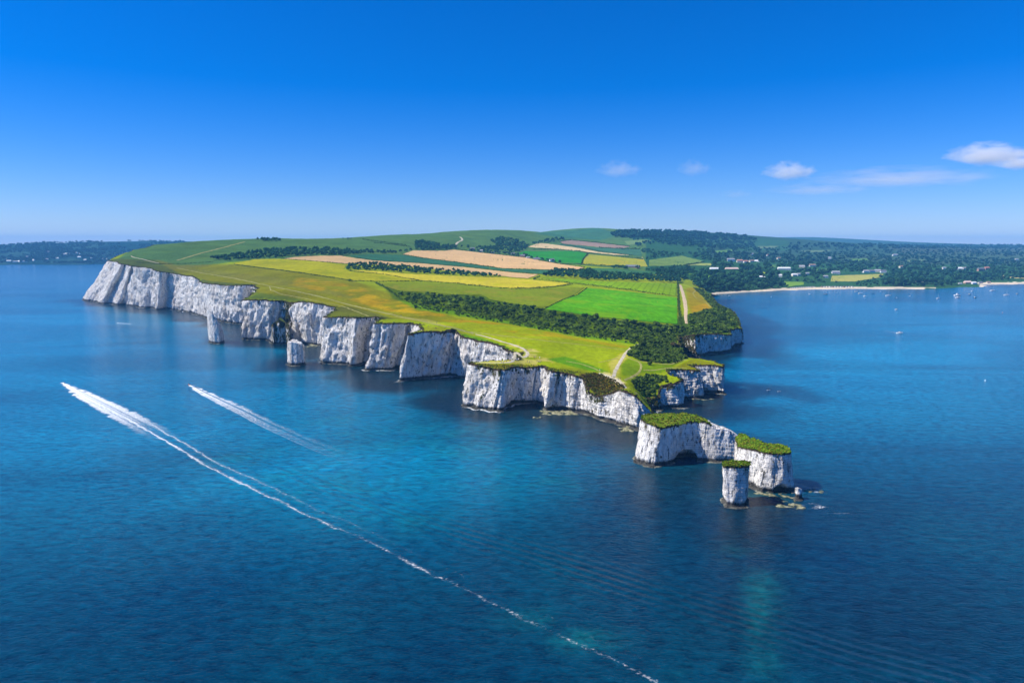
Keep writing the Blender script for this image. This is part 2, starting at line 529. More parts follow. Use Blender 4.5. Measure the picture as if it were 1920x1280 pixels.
# ------------------------------------------------------------------ height of the land: thin plate spline through surveyed points
pts = [(c[2], c[3], c[4]) for c in COAST]
def cz(px, py, z): pts.append(tuple(at_z(px, py, z)))
def cy(px, py, Y): pts.append(tuple(at_y(px, py, Y)))
for q in ((900, 600, 44), (1000, 640, 37), (1100, 650, 32.5), (1200, 640, 29), (1100, 622, 34), (1150, 690, 27), (1165, 706, 26.5), (1125, 697, 27), (1183, 712, 24.5), (1207, 690, 26), (1240, 690, 25),
          (1180, 660, 28), (1230, 665, 26), (1264, 640, 26), (1290, 676, 23), (1030, 668, 30.5), (1040, 683, 29.5), (1090, 690, 28), (1116, 712, 21), (1135, 722, 20), (1176, 728, 19.5), (1201, 735, 17),
          (760, 570, 53), (650, 545, 59), (500, 520, 67), (400, 500, 76), (520, 545, 60), (700, 590, 50), (850, 612, 45), (440, 495, 81), (700, 528, 62), (800, 548, 54), (950, 543, 53), (850, 520, 61),
          (1017, 578, 43), (1100, 540, 47.5), (1270, 532, 33), (1270, 556, 31.5), (1270, 606, 28.5), (1040, 560, 45), (1180, 548, 41), (1180, 590, 36), (1010, 515, 60), (1100, 502.5, 61), (1310, 575, 26), (1310, 550, 22), (1300, 600, 26.5),
          (870, 501, 69), (1200, 515, 47), (1330, 610, 25), (1345, 615, 24)):
    cz(*q)
for q in ((700, 489, 1510), (560, 500, 1260), (560, 482, 1450), (660, 480, 1560), (440, 488, 1390), (450, 475, 1530), (600, 465, 1760), (700, 472, 1800), (770, 468, 1950), (500, 447.2, 2050), (400, 451, 1900), (340, 455, 1780), (307, 462, 1660),
          (266, 471, 1560), (380, 470, 1600), (300, 476, 1480), (600, 447.7, 2200), (700, 443.5, 2350), (850, 450, 2350), (766, 439.2, 2500), (836, 440, 2600), (886, 434.3, 2750), (932, 432, 2900), (980, 433, 3000),
          (1024, 436.3, 3100), (850, 465, 2150), (900, 460, 2400), (950, 450, 2600), (1000, 452, 2800), (975, 472, 2250), (1050, 490, 1900), (1090, 475, 2300), (1100, 495, 1800), (1200, 480, 2400), (1200, 500, 1950),
          (1060, 464, 2700), (1120, 450, 3200), (1180, 463, 2900), (1069, 430.5, 3800), (1125, 427.7, 3900), (1177, 432, 4100), (1208, 434, 4300), (1260, 433, 4600), (1333, 437, 5000), (1400, 443.3, 5400), (1454, 449.5, 5800),
          (1250, 458, 3300), (1300, 450, 4200), (1350, 470, 3300), (1280, 490, 2450), (1330, 520, 1900), (1290, 515, 1800), (1400, 512, 2150), (1420, 492, 2850), (1400, 460, 4200), (1500, 480, 3300), (1500, 500, 2650), (1370, 530, 1900),
          (1550, 520, 2200), (1600, 525, 2150), (1650, 515, 2400), (1600, 470, 4300), (1700, 500, 2800), (1700, 480, 3800), (1800, 490, 3200), (1800, 470, 4700), (1900, 480, 3900), (1900, 516, 2450), (1900, 466, 6000), (1480, 530, 1980), (1740, 530, 2100),
          (1700, 463, 6200), (1600, 461, 6800), (1500, 455, 6500), (2050, 505, 2700), (2050, 470, 5500), (2300, 500, 2900), (2300, 468, 5800),
          (1454, 446.0, 10200), (1492, 448, 10400), (1532, 445.6, 10000), (1570, 450.6, 10200), (1632, 457.3, 10600), (1800, 459, 9200), (1920, 459.5, 9000), (2200, 459, 9000)):
    cy(*q)
for (px, Y, z) in ((930, 3500, 140), (800, 3200, 120), (600, 2800, 100), (450, 2600, 90), (360, 2500, 95), (1000, 3500, 150), (1125, 4700, 150), (1000, 4600, 140), (1260, 5400, 160), (1400, 6400, 140), (700, 5000, 80), (400, 5000, 60),
                   (900, 8000, 90), (500, 8000, 60), (1300, 8500, 110), (1532, 11500, 120), (1900, 11800, 60), (1000, 11800, 60), (300, 11800, 30), (1250, 11800, 90), (2300, 11800, 50)):
    t = at_y(px, 500, Y)
    pts.append((t[0], Y, z))
for (px, py, z) in ((1338, 550.6, .3), (1400, 547, .3), (1470, 543.3, .3), (1560, 541.4, .3), (1650, 541.2, .3), (1740, 541, .3), (1788, 538.5, .3), (1830, 533, .3), (1920, 531.5, .3), (2100, 531, .3), (2300, 528, .3),
                    (1345, 545, 5), (1400, 541.5, 5), (1470, 538.5, 3.5), (1560, 536, 3.5), (1650, 534, 5), (1740, 533, 6), (1780, 531, 4.5), (1840, 528, 3.5), (1920, 526, 3.5),
                    (1400, 560, -4), (1480, 555, -4), (1560, 552, -4), (1650, 552, -4), (1750, 552, -4), (1830, 545, -4), (1920, 541, -4), (2100, 541, -4), (2300, 540, -4)):
    cz(px, py, z)
pts = np.array(pts)
PS = 1000.0
def tps_fit(P, reg=2e-4):
    n = len(P)
    X = P[:, :2] / PS
    r2 = ((X[:, None] - X[None]) ** 2).sum(-1)
    K = 0.5 * r2 * np.log(r2 + 1e-12)
    # nearby points are surveyed more finely than far ones
    K += np.diag(reg * (0.3 + (P[:, 1] / 1500) ** 1.0))
    A = np.zeros((n + 3, n + 3))
    A[:n, :n] = K
    A[:n, n] = 1; A[:n, n + 1:] = X
    A[n, :n] = 1; A[n + 1:, :n] = X.T
    b = np.zeros(n + 3)
    b[:n] = P[:, 2]
    return X, np.linalg.solve(A, b)
TX, TW = tps_fit(pts)
def land_z(x, y):
    x, y = np.asarray(x, float), np.asarray(y, float)
    sh = x.shape
    q = np.stack([x.ravel(), y.ravel()], 1) / PS
    out = np.empty(len(q))
    n = len(TX)
    for i in range(0, len(q), 20000):
        b = q[i:i + 20000]
        r2 = ((b[:, None] - TX[None]) ** 2).sum(-1)
        out[i:i + 20000] = (0.5 * r2 * np.log(r2 + 1e-12)) @ TW[:n] + TW[n] + b @ TW[n + 1:]
    out = out.reshape(sh)
    return out + 0.35 * noise3(x / 9, y / 9) + 0.8 * noise3(x / 35, y / 35)

# ------------------------------------------------------------------ cliff curtain builder
def resample(path, closed=False, s0=0.8, k=0.0017):
    P = np.asarray(path, float)
    if closed: P = np.vstack([P, P[:1]])
    out = []
    for i in range(len(P) - 1):
        L = np.hypot(*(P[i + 1, :2] - P[i, :2]))
        L = max(L, np.hypot(*(P[i + 1, 2:4] - P[i, 2:4])))
        st = max(s0, k * P[i, 1])
        n = max(1, int(round(L / st)))
        f = np.arange(n)[:, None] / n
        out.append(P[i] * (1 - f) + P[i + 1] * f)
    out = np.vstack(out + ([] if closed else [P[-1:]]))
    w = 5
    ker = np.ones(w) / w
    Z = out.copy()
    pad = w // 2
    ext = np.vstack([out[-pad:], out, out[:pad]]) if closed else np.vstack([np.repeat(out[:1], pad, 0), out, np.repeat(out[-1:], pad, 0)])
    for c in range(out.shape[1]):
        Z[:, c] = np.convolve(ext[:, c], ker, 'valid')
    return Z

def normals2(A, closed, w=4):
    if closed:
        d = np.roll(A, -w, 0) - np.roll(A, w, 0)
    else:
        i = np.arange(len(A))
        d = A[np.minimum(i + w, len(A) - 1)] - A[np.maximum(i - w, 0)]
    n = np.stack([d[:, 1], -d[:, 0]], 1)
    return n / (np.linalg.norm(n, axis=1, keepdims=True) + 1e-9)

def free_width(A, N, closed):
    """distance from each rim point, going inland, to the opposite side"""
    n = len(A)
    W = np.full(n, 60.0)
    B0 = A
    B1 = np.roll(A, -1, 0)
    if not closed:
        B0, B1 = B0[:-1], B1[:-1]
    e = B1 - B0
    idx = np.arange(len(B0))
    for i in range(n):
        d = -N[i]
        o = A[i]
        den = d[0] * e[:, 1] - d[1] * e[:, 0]
        den = np.where(np.abs(den) < 1e-9, 1e-9, den)
        w = B0 - o
        t = (w[:, 0] * e[:, 1] - w[:, 1] * e[:, 0]) / den
        u = (w[:, 0] * d[1] - w[:, 1] * d[0]) / den
        gap = np.abs(idx - i)
        if closed: gap = np.minimum(gap, n - gap)
        ok = (u >= 0) & (u <= 1) & (t > 0.5) & (gap > 8)
        if ok.any(): W[i] = min(W[i], t[ok].min())
    return W

def curtain(path, closed, nrow=38, amp=1.0, seed=0.0, rim_z=None, caves=(), s0=0.8, k=0.0017, lips=True):
    D = resample(path, closed, s0, k)
    foot, rim, zt, veg = D[:, :2], D[:, 2:4], D[:, 4], D[:, 5]
    n = len(D)
    mid = (foot + rim) / 2
    seg = np.linalg.norm(np.diff(mid, axis=0, append=mid[:1] if closed else mid[-1:]), axis=1)
    s = np.concatenate([[0], np.cumsum(seg)[:-1]]) + seed * 1000
    N = normals2(mid, closed)
    if rim_z is not None:
        zt = rim_z(rim[:, 0], rim[:, 1])
    zt = np.maximum(zt, 2.2)
    drop = np.clip(noise3(s / 5.0, seed, 3) * 1.4 + noise3(s / 1.7, seed, 9) * 0.7 - 0.1, 0, 3.2) * np.clip(zt / 20, 0.2, 1)
    W = free_width(rim, N, closed)
    # heights of the rows
    zz = [-3.0, -0.4, 0.28, 0.42, 0.7, 1.5, 2.6]
    qs = np.linspace(0, 1, nrow - len(zz) + 1)[1:]
    rows = []
    top = zt - drop
    for z in zz:
        rows.append(np.full(n, z) * np.minimum(1, top / 5.0))
    for q in qs:
        rows.append(2.6 * np.minimum(1, top / 5.0) + q * (top - 2.6 * np.minimum(1, top / 5.0)))
    Z = np.array(rows)                              # rows x n
    q = np.clip(Z / np.maximum(zt, 1), 0, 1)
    q = np.clip((q - 0.02) / 0.98, 0, 1)
    X = foot[None, :, 0] * (1 - q) + rim[None, :, 0] * q
    Y = foot[None, :, 1] * (1 - q) + rim[None, :, 1] * q
    S = np.broadcast_to(s, Z.shape)
    sc = amp * np.clip(zt / 28, 0.35, 1.5)[None] * np.clip(W / 22, 0.25, 1.0)[None]
    bend = noise3(S / 30, Z / 16, seed + 5) * 3.5
    r1 = 1 - np.abs(noise3((S + bend) / 9.0, Z / 60, seed))
    r2 = 1 - np.abs(noise3((S + bend) / 3.6, Z / 30, seed + 2))
    r3 = 1 - np.abs(noise3((S + bend * .6) / 1.7, Z / 16, seed + 4))
    fl = np.clip(noise3(S / 38, Z / 60, seed + 23) * 1.5 + .62, .28, 1.15)      # smooth planes between fluted stretches
    d = (r1 - 0.6) * 3.2 * (.35 + .65 * fl) + ((r2 - 0.6) * 1.5 + (r3 - .6) * .75) * fl
    d = d + fbm(S / 16, Z / 26, seed + 7, 3) * 1.1
    crk = np.abs(noise3((S + bend * .5) / 6.0, Z / 90, seed + 13))
    d = d - np.clip(1 - crk / .08, 0, 1) * 2.2 - np.clip(1 - np.abs(noise3(S / 2.6, Z / 40, seed + 15)) / .08, 0, 1) * .6
    d = d * sc
    fine = np.clip(amp, 0.35, 1.3)
    d = d + fbm(X / 2.3, Y / 2.3, Z / 3.0, 3) * 0.42 * fine
    d = d + noise3(X / 0.9, Y / 0.9, Z / 1.3) * 0.22 * fine
    bed = Z / 2.1 + noise3(S / 40, 0, seed) * 1.5
    d = d + (np.abs(bed - np.floor(bed) - 0.5) - 0.25) * -0.55 * fine      # bedding steps
    # scallops: hollows where slabs have fallen away
    hol = np.clip(noise3(S / 11, Z / 13, seed + 11) - 0.25, 0, 1)
    d = d - hol * 2.4 * sc
    d = d + np.round(noise3(S / 4.0, Z / 5.0, seed + 19) * 2.2) * .38 * sc       # blocks left standing proud
    led = np.clip(noise3(s / 8, 2.2, seed) * 1.6 + 0.55, 0, 2.2) * fine
    low = np.clip(top / 8, 0.15, 1)
    d[0] += 3.5 * low; d[1] += (1.2 + led) * low; d[2] += (0.9 + led) * low; d[3] += (0.5 + led * 0.6) * low
    und = np.clip(0.75 + noise3(s / 13, 5.1, seed) * 0.8, 0, 1.6) * fine * low
    d[4] -= und * 0.8; d[5] -= und * 0.9; d[6] -= und * 0.35
    for (c, hw, hh, dp) in caves:                   # c: world point on the foot line, half width, height, depth
        j = np.argmin(((foot - np.array(c)) ** 2).sum(1))
        ds = s - s[j]
        prof = hh * np.clip(1 - (ds / hw) ** 2, 0, 1) ** 0.5
        ins = (Z < prof[None]) & (np.abs(ds) < hw)[None]
        d = np.where(ins, -dp * np.clip((prof[None] - np.maximum(Z, 0)) / 0.7, 0, 1), d)
    lim = np.maximum(0.32 * W, 0.5)[None]
    d = np.clip(d, -lim if not caves else -np.maximum(lim, max(c[3] for c in caves)), lim * 2)
    X = X + N[None, :, 0] * d
    Y = Y + N[None, :, 1] * d
    PR = np.stack([X, Y, Z], -1)
    extra, T = [], None
    if lips:
        tx, ty = X[-1], Y[-1]
        o1 = np.minimum(1.3, 0.25 * W)
        o2 = np.minimum(5.0, 0.4 * W)
        l1 = np.stack([tx - N[:, 0] * o1, ty - N[:, 1] * o1], 1)
        l2 = np.stack([tx - N[:, 0] * o2, ty - N[:, 1] * o2], 1)
        f = rim_z if rim_z is not None else (lambda a, b: zt)
        z1 = f(l1[:, 0], l1[:, 1]) + 0.12
        z2 = f(l2[:, 0], l2[:, 1]) - 1.0
        extra = [np.column_stack([l1, z1]), np.column_stack([l2, z2])]
        T = extra[0]
    allr = np.concatenate([PR] + [e[None] for e in extra], 0)
    nr = allr.shape[0]
    Vv = allr.reshape(-1, 3)
    m = n if closed else n - 1
    j = np.arange(m)
    jn = (j + 1) % n
    Fc = []
    for r in range(nr - 1):
        Fc.append(np.stack([r * n + j, r * n + jn, (r + 1) * n + jn, (r + 1) * n + j], 1))
    Fc = np.vstack(Fc)
    below = np.concatenate([(zt[None] - Z), np.full((len(extra), n), -1.0)], 0).ravel()
    vg = np.broadcast_to(veg, (nr, n)).ravel()
    return dict(V=Vv, F=Fc, below=below, veg=vg, n=n, nr=nr, rimline=T, top=PR[-1], N=N, W=W, s=s, zt=zt, rows=PR)

cl = curtain(COAST, False, nrow=44, amp=1.15, seed=1.0, rim_z=land_z)
cliff = link('cliff', np_mesh('cliff', cl['V'], [cl['F']], smooth=True, attrs={'below_rim': cl['below'], 'veg': cl['veg']}), M['chalk'])
tag(cliff, 'white chalk cliffs with buttresses and coves all round the green headland', kind='structure')

# ------------------------------------------------------------------ terrain sheet (cells in rows of growing depth)
rimline = cl['rimline']
outer = [tuple(at_z(1345, 556, -3)[:2]), tuple(at_z(1400, 558, -4)[:2]), tuple(at_z(1480, 554, -4)[:2]), tuple(at_z(1560, 551.5, -4)[:2]), tuple(at_z(1650, 551.5, -4)[:2]), tuple(at_z(1750, 551.5, -4)[:2]),
         tuple(at_z(1830, 544.5, -4)[:2]), tuple(at_z(1920, 540.5, -4)[:2]), tuple(at_z(2300, 539, -4)[:2]), (3600, 1900), (14000, 12500), (-6000, 12500), (-2600, 4600)]
LAND = np.vstack([rimline[:, :2], np.array(outer)])
NT_, TMAX = 700, 0.93
tg = np.linspace(-TMAX, TMAX, NT_)
yg = [395.0]
while yg[-1] < 12300:
    yg.append(yg[-1] * (1.0052 if yg[-1] < 1500 else 1.0085))
yg = np.array(yg)
NY = len(yg)
GX = tg[None, :] * yg[:, None]
GY = np.broadcast_to(yg[:, None], GX.shape).copy()
GZ = land_z(GX, GY)
inside = np.zeros(GX.shape, bool)
A0, A1 = LAND, np.roll(LAND, -1, 0)
for j, t in enumerate(tg):
    f0, f1 = A0[:, 0] - t * A0[:, 1], A1[:, 0] - t * A1[:, 1]
    c = np.nonzero((f0 > 0) != (f1 > 0))[0]
    if len(c):
        u = f0[c] / (f0[c] - f1[c])
        yc = np.sort(A0[c, 1] * (1 - u) + A1[c, 1] * u)
        inside[:, j] = (np.searchsorted(yc, yg) % 2) == 1
GZM = np.where(inside, GZ, -60.0)

def cast(px, py, lift=0.0):
    """photograph pixels -> points on the land (nan when the ray misses it)"""
    px, py = np.atleast_1d(np.asarray(px, float)), np.atleast_1d(np.asarray(py, float))
    t, m = ray(px, py)
    out = np.full((len(px), 3), np.nan)
    jf = (t + TMAX) / (2 * TMAX) * (NT_ - 1)
    j0 = np.clip(np.floor(jf).astype(int), 0, NT_ - 2)
    w = jf - j0
    for i in range(len(px)):
        zc = GZM[:, j0[i]] * (1 - w[i]) + GZM[:, j0[i] + 1] * w[i]
        dlt = zc - (H + m[i] * yg)
        k = np.nonzero(dlt >= 0)[0]
        if not len(k): continue
        k = k[0]
        y = yg[k]
        if k > 0 and dlt[k - 1] > -30:
            y = yg[k - 1] + (yg[k] - yg[k - 1]) * (-dlt[k - 1] / (dlt[k] - dlt[k - 1]))
        out[i] = (t[i] * y, y, H + m[i] * y)
    return out

# colour of the ground cover, painted by area
olive, meadow, lush, orange, ochre = (.085, .115, .030), (.165, .200, .014), (.075, .150, .018), (.235, .165, .010), (.120, .115, .030)
upland, rough, trod, heath, wood, sand = (.062, .108, .040), (.060, .078, .024), (.300, .270, .110), (.028, .055, .040), (.030, .055, .020), (.52, .45, .33)
gc = np.empty(GX.shape + (3,))
gc[:] = meadow
gpx, gpy = project(GX, GY, GZ)
far = GY > 1750
gc[far] = upland
lo = far & (gpx > 1210)
gc[lo] = (.026, .062, .030)
hl = far & (gpx > 1330) & (GY > 2900)
gc[hl] = heath
GAIN, SATU = 1.32, 1.28
def vivid(c):
    c = np.asarray(c, float)
    L = (c * np.array([.3, .6, .1])).sum(-1, keepdims=True)
    return np.clip((L + (c - L) * SATU) * GAIN, .0015, .9)
wob = noise3(GX / 14, GY / 14) * 3 + noise3(GX / 5, GY / 5) * 2
wob2 = noise3(GX / 60, GY / 60) * 6
def paint(poly, c, feather=3.0, amount=1.0, noise_cut=None, ns=20.0):
    P = np.array(poly, float)
    x0, y0, x1, y1 = P[:, 0].min() - 8, P[:, 1].min() - 8, P[:, 0].max() + 8, P[:, 1].max() + 8
    m = (gpx > x0) & (gpx < x1) & (gpy > y0) & (gpy < y1) & inside
    idx = np.nonzero(m)
    a = np.zeros(len(idx[0]))
    for dx, dy in ((0, 0), (.7, .3), (-.7, .3), (.3, -.5), (-.3, -.5), (1, 0), (-1, 0)):
        a += in_poly(gpx[idx] + dx * feather + wob[idx] * .25 * min(1, feather / 3), gpy[idx] + dy * feather * .4 + wob[idx] * .12 * min(1, feather / 3), poly)
    a = a / 7 * amount
    if noise_cut is not None:
        a = a * np.clip((fbm(GX[idx] / ns, GY[idx] / (ns * 0.6), 0, 3) - noise_cut) / 0.25, 0, 1)
    gc[idx] = gc[idx] * (1 - a[:, None]) + np.array(c) * a[:, None]
# left upland slope, olive rough grass, buttercup sheet, trodden ground
paint([(200, 500), (240, 470), (340, 452), (470, 445), (1030, 430), (1030, 500), (800, 500), (500, 486), (430, 492), (330, 505)], upland, 4)
paint([(205, 485), (300, 488), (330, 497), (440, 495), (560, 511), (668, 527), (735, 552), (800, 580), (860, 596), (900, 604), (800, 604), (700, 592), (600, 578), (520, 560), (440, 545), (380, 532), (300, 508), (215, 492)], ochre, 5, .8)
paint([(205, 485), (290, 487), (340, 515), (400, 528), (470, 533), (480, 545), (420, 540), (300, 510), (220, 495)], rough, 3, .9)
paint([(330, 500), (520, 520), (640, 548), (700, 570), (560, 540), (430, 520)], (.12, .12, .035), 5, .7)
paint([(560, 520), (640, 530), (700, 545), (740, 560), (800, 582), (880, 598), (960, 612), (900, 612), (800, 596), (730, 584), (650, 560), (600, 545), (545, 535)], orange, 5, .68, -0.1, 20)
paint([(650, 550), (700, 552), (760, 575), (800, 592), (730, 583), (680, 570)], (.28, .20, .008), 4, .65, -.2, 18)
paint([(800, 585), (960, 608), (1060, 628), (1180, 650), (1160, 655), (1040, 640), (900, 610)], orange, 4, .55, 0.05, 20)
paint([(458, 562), (470, 552), (520, 558), (600, 570), (560, 563), (500, 560)], rough, 3)
paint([(455, 560), (478, 547), (540, 556), (630, 575), (612, 572), (560, 566), (500, 562)], (.07, .10, .026), 3, .8)
paint([(613, 592), (625, 578), (650, 573), (700, 585), (740, 598), (720, 599), (660, 595)], (.075, .085, .026), 3, .9)
paint([(730, 592), (800, 598), (860, 615), (800, 605)], trod, 3, .5)
paint([(785, 620), (800, 612), (840, 616), (900, 632), (870, 629), (830, 622)], (.16, .17, .05), 3, .7)
paint([(850, 622), (900, 632), (955, 650), (948, 655), (900, 640), (862, 630)], lush, 3)
paint([(935, 640), (975, 645), (1005, 655), (1030, 668), (1040, 680), (1010, 684), (975, 682), (945, 680), (890, 680), (900, 677), (960, 674), (985, 664)], trod, 4, .85, -.5, 12)
paint([(880, 680), (940, 682), (1010, 684), (1035, 690), (1010, 690), (985, 694), (940, 694), (905, 688)], (.11, .105, .022), 3)
paint([(1024, 673), (1060, 668), (1110, 684), (1140, 697), (1110, 696), (1060, 684)], lush, 3)
paint([(1040, 690), (1080, 690), (1110, 697), (1100, 703), (1060, 700)], (.13, .15, .03), 3)
paint([(1085, 700), (1122, 699), (1150, 708), (1178, 724), (1160, 735), (1120, 745), (1096, 715)], (.105, .085, .022), 3)
paint([(1128, 697), (1150, 700), (1172, 716), (1182, 729), (1168, 728), (1150, 716)], (.40, .34, .20), 3, .8, -.4, 7)
paint([(1140, 680), (1165, 662), (1180, 655), (1178, 668), (1168, 685), (1160, 705), (1148, 705)], trod, 3, .7)
paint([(1162, 685), (1178, 672), (1200, 680), (1200, 695), (1185, 705), (1165, 702)], (.10, .15, .016), 3)
paint([(1200, 680), (1265, 684), (1262, 690), (1235, 700), (1200, 700)], (.095, .14, .016), 3)
paint([(1285, 540), (1300, 538), (1306, 544), (1321, 560), (1335, 577), (1296, 590), (1290, 573)], (.17, .145, .03), 3)
paint([(1296, 575), (1325, 568), (1335, 577), (1298, 589)], (.22, .15, .016), 3, .8)
paint([(1262, 690), (1300, 672), (1358, 684), (1316, 696), (1290, 692)], (.12, .13, .02), 3)
paint([(1176, 662), (1211, 639), (1262, 612), (1385, 600), (1392, 618), (1340, 626), (1270, 650), (1290, 672), (1264, 684), (1198, 676)], (.055, .09, .016), 3)
paint([(722, 536), (800, 550), (903, 554), (1017, 578), (1125, 596), (1265, 610), (1262, 628), (1200, 641), (1100, 628), (960, 604), (880, 590), (800, 576), (735, 560)], (.055, .085, .016), 3)
paint([(745, 562), (800, 573), (880, 588), (1000, 610), (1110, 629), (1195, 642), (1195, 646), (1100, 634), (990, 614), (860, 592), (780, 580)], lush, 3, .8)
# far country, haze blue mixed into the ground colours
paint([(1300, 440), (1480, 450), (1480, 470), (1380, 470), (1300, 455)], (.030, .068, .040), 4)
paint([(1150, 440), (1200, 437), (1330, 437), (1300, 450), (1220, 452)], (.020, .055, .032), 4)
paint([(1000, 437), (1125, 427), (1160, 440), (1130, 450), (1060, 447)], (.042, .095, .055), 4)
paint([(1660, 463), (1920, 462), (1920, 480), (1700, 478)], (.040, .056, .044), 5, .8)
paint([(1560, 478), (1920, 470), (1920, 495), (1700, 495), (1600, 488)], (.036, .060, .042), 5, .8)
bm_ = (GZ < 2.2) & (GY > 1500) & ~((gpx > 1735) & (gpx < 1836))
gc[bm_] = sand
paint([(1258, 612), (1262, 600), (1292, 588), (1335, 577), (1330, 556), (1320, 545), (1345, 545), (1400, 590), (1400, 640), (1300, 632), (1275, 650), (1262, 640)], (.045, .075, .016), 2)
nearshore = (gpx > 1325) & (GY > 1560) & (GY < 2300)
gc[nearshore] = (.026, .060, .026)
gc = vivid(gc)
gc[bm_] = sand
# snap the cells that cross the rim on to it
Vt = np.stack([GX, GY, GZ + 0 * GX], -1)
cell = inside[:-1, :-1] | inside[1:, :-1] | inside[:-1, 1:] | inside[1:, 1:]
used = np.zeros(GX.shape, bool)
for a in (0, 1):
    for b in (0, 1):
        used[a:NY - 1 + a, b:NT_ - 1 + b] |= cell
snap = used & ~inside
si = np.nonzero(snap)
RL0, RL1 = rimline[:-1], rimline[1:]
for a, b in zip(*si):
    p = np.array([GX[a, b], GY[a, b]])
    if p[1] > 1500 and p[0] > 300: continue
    e = RL1[:, :2] - RL0[:, :2]
    u = np.clip(((p - RL0[:, :2]) * e).sum(1) / ((e ** 2).sum(1) + 1e-9), 0, 1)
    c = RL0[:, :2] + e * u[:, None]
    k = np.argmin(((c - p) ** 2).sum(1))
    if ((c[k] - p) ** 2).sum() < 90 ** 2:
        Vt[a, b, :2] = c[k]
        Vt[a, b, 2] = RL0[k, 2] * (1 - u[k]) + RL1[k, 2] * u[k] - 0.05
ci = np.nonzero(cell)
remap = -np.ones(GX.shape, int)
remap[used] = np.arange(used.sum())
Fq = np.stack([remap[ci[0], ci[1]], remap[ci[0], ci[1] + 1], remap[ci[0] + 1, ci[1] + 1], remap[ci[0] + 1, ci[1]]], 1)
terrain = link('terrain', np_mesh('terrain', Vt[used], [Fq], col=gc[used], smooth=True), M['turf'])
tag(terrain, 'grassy headland rising to distant green hills', kind='structure')

# ------------------------------------------------------------------ sea
ys = [70.0]
while ys[-1] < 13500: ys.append(ys[-1] * 1.012)
ys = np.array([-900, -300, 0, 40] + ys)
ts = np.concatenate([[-4.5, -3.2, -2.4, -1.9, -1.55, -1.3, -1.12], np.linspace(-1.0, 1.0, 260), [1.12, 1.3, 1.55, 1.9, 2.4, 3.2, 4.5]])
wide = np.where(ys > 70, 1.0, 1.0)
SX = ts[None, :] * np.maximum(ys, 700)[:, None] * 1.05
SX = np.clip(SX, -14200, 14200)
SY = np.broadcast_to(ys[:, None], SX.shape).copy()
spx, spy = project(SX, SY, 0 * SX)
front = SY > 100
def blob(px, py, rx, ry):
    return np.where(front, np.exp(-(((spx - px) / rx) ** 2 + ((spy - py) / ry) ** 2)), 0)
bedm = np.zeros(SX.shape)
for (px, py, rx, ry, a) in ((1100, 1200, 60, 22, 1.1), (1425, 1140, 34, 60, 1.0), (1430, 1225, 30, 50, .9), (1380, 1035, 30, 16, .6), (800, 830, 200, 45, .75), (600, 900, 220, 60, .6), (700, 960, 150, 40, .6), (930, 900, 190, 40, .6), (470, 860, 160, 40, .45), (640, 790, 120, 25, .5), (640, 660, 60, 12, 1.0), (585, 655, 30, 10, 1.2),
                            (1010, 775, 40, 8, .9), (1130, 815, 60, 14, .7), (1190, 835, 22, 18, 1.2), (1275, 775, 30, 10, .8), (1430, 930, 70, 14, .9), (470, 612, 40, 5, .9), (1480, 550, 160, 6, .6), (1000, 1160, 60, 20, .5), (1250, 1260, 40, 14, .5), (420, 800, 200, 40, .25)):
    bedm = np.maximum(bedm, a * blob(px, py, rx, ry))
reef_and_reflection = np.zeros(SX.shape)
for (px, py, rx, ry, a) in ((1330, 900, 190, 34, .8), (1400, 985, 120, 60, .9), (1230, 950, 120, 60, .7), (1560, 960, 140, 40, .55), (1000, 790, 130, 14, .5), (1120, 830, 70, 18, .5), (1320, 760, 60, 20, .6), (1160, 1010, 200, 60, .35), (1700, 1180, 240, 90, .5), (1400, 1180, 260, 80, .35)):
    reef_and_reflection = np.maximum(reef_and_reflection, a * blob(px, py, rx, ry))
# dark cliff reflections painted into the water colour close under the cliffs
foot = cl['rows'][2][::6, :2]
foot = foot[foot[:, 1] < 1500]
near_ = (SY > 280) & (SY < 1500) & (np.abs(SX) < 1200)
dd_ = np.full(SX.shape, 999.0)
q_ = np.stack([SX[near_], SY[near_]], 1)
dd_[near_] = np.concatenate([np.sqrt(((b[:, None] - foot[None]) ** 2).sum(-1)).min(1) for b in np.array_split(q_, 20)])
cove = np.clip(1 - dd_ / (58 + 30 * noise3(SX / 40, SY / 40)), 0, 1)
reef_and_reflection = np.maximum(reef_and_reflection, .97 * np.clip(cove * 2.0, 0, 1))
# boat wave train: distance from a curved line lying on the water
wl = np.array([at_z(a, b)[:2] for a, b in ((300, 795), (440, 850), (600, 915), (800, 985), (1000, 1045), (1200, 1110), (1400, 1170), (1600, 1235), (1800, 1290))])
dmin = np.full(SX.shape, 1e9)
for a, b in zip(wl[:-1], wl[1:]):
    e = b - a
    L = np.hypot(*e)
    u = ((SX - a[0]) * e[0] + (SY - a[1]) * e[1]) / L ** 2
    uc = np.clip(u, 0, 1)
    dd = np.hypot(SX - a[0] - e[0] * uc, SY - a[1] - e[1] * uc)
    sgn = np.sign((SX - a[0]) * -e[1] + (SY - a[1]) * e[0])
    dmin = np.where(dd < np.abs(dmin), dd * sgn, dmin)
prog = np.clip((SX + 260) / 300, 0.15, 1)
ripm = np.exp(-((dmin - 2) / 11.0) ** 2) * prog
calm = np.clip(blob(230, 520, 320, 34) + blob(700, 735, 170, 40) * .4 + blob(1450, 640, 150, 40) * .5, 0, 1)
sky_sheen = np.clip(.55 * blob(250, 830, 620, 190) + .75 * blob(1720, 680, 560, 150) + .30 * blob(800, 860, 300, 110) + .5 * blob(200, 620, 500, 90), 0, .8) * (1 - np.clip(reef_and_reflection, 0, 1) * .6)  # areas where sky reflection is painted into the water colour
nr_, nc_ = SX.shape
ii = np.arange(nr_ * nc_).reshape(nr_, nc_)
Fs = np.stack([ii[:-1, :-1], ii[:-1, 1:], ii[1:, 1:], ii[1:, :-1]], -1).reshape(-1, 4)
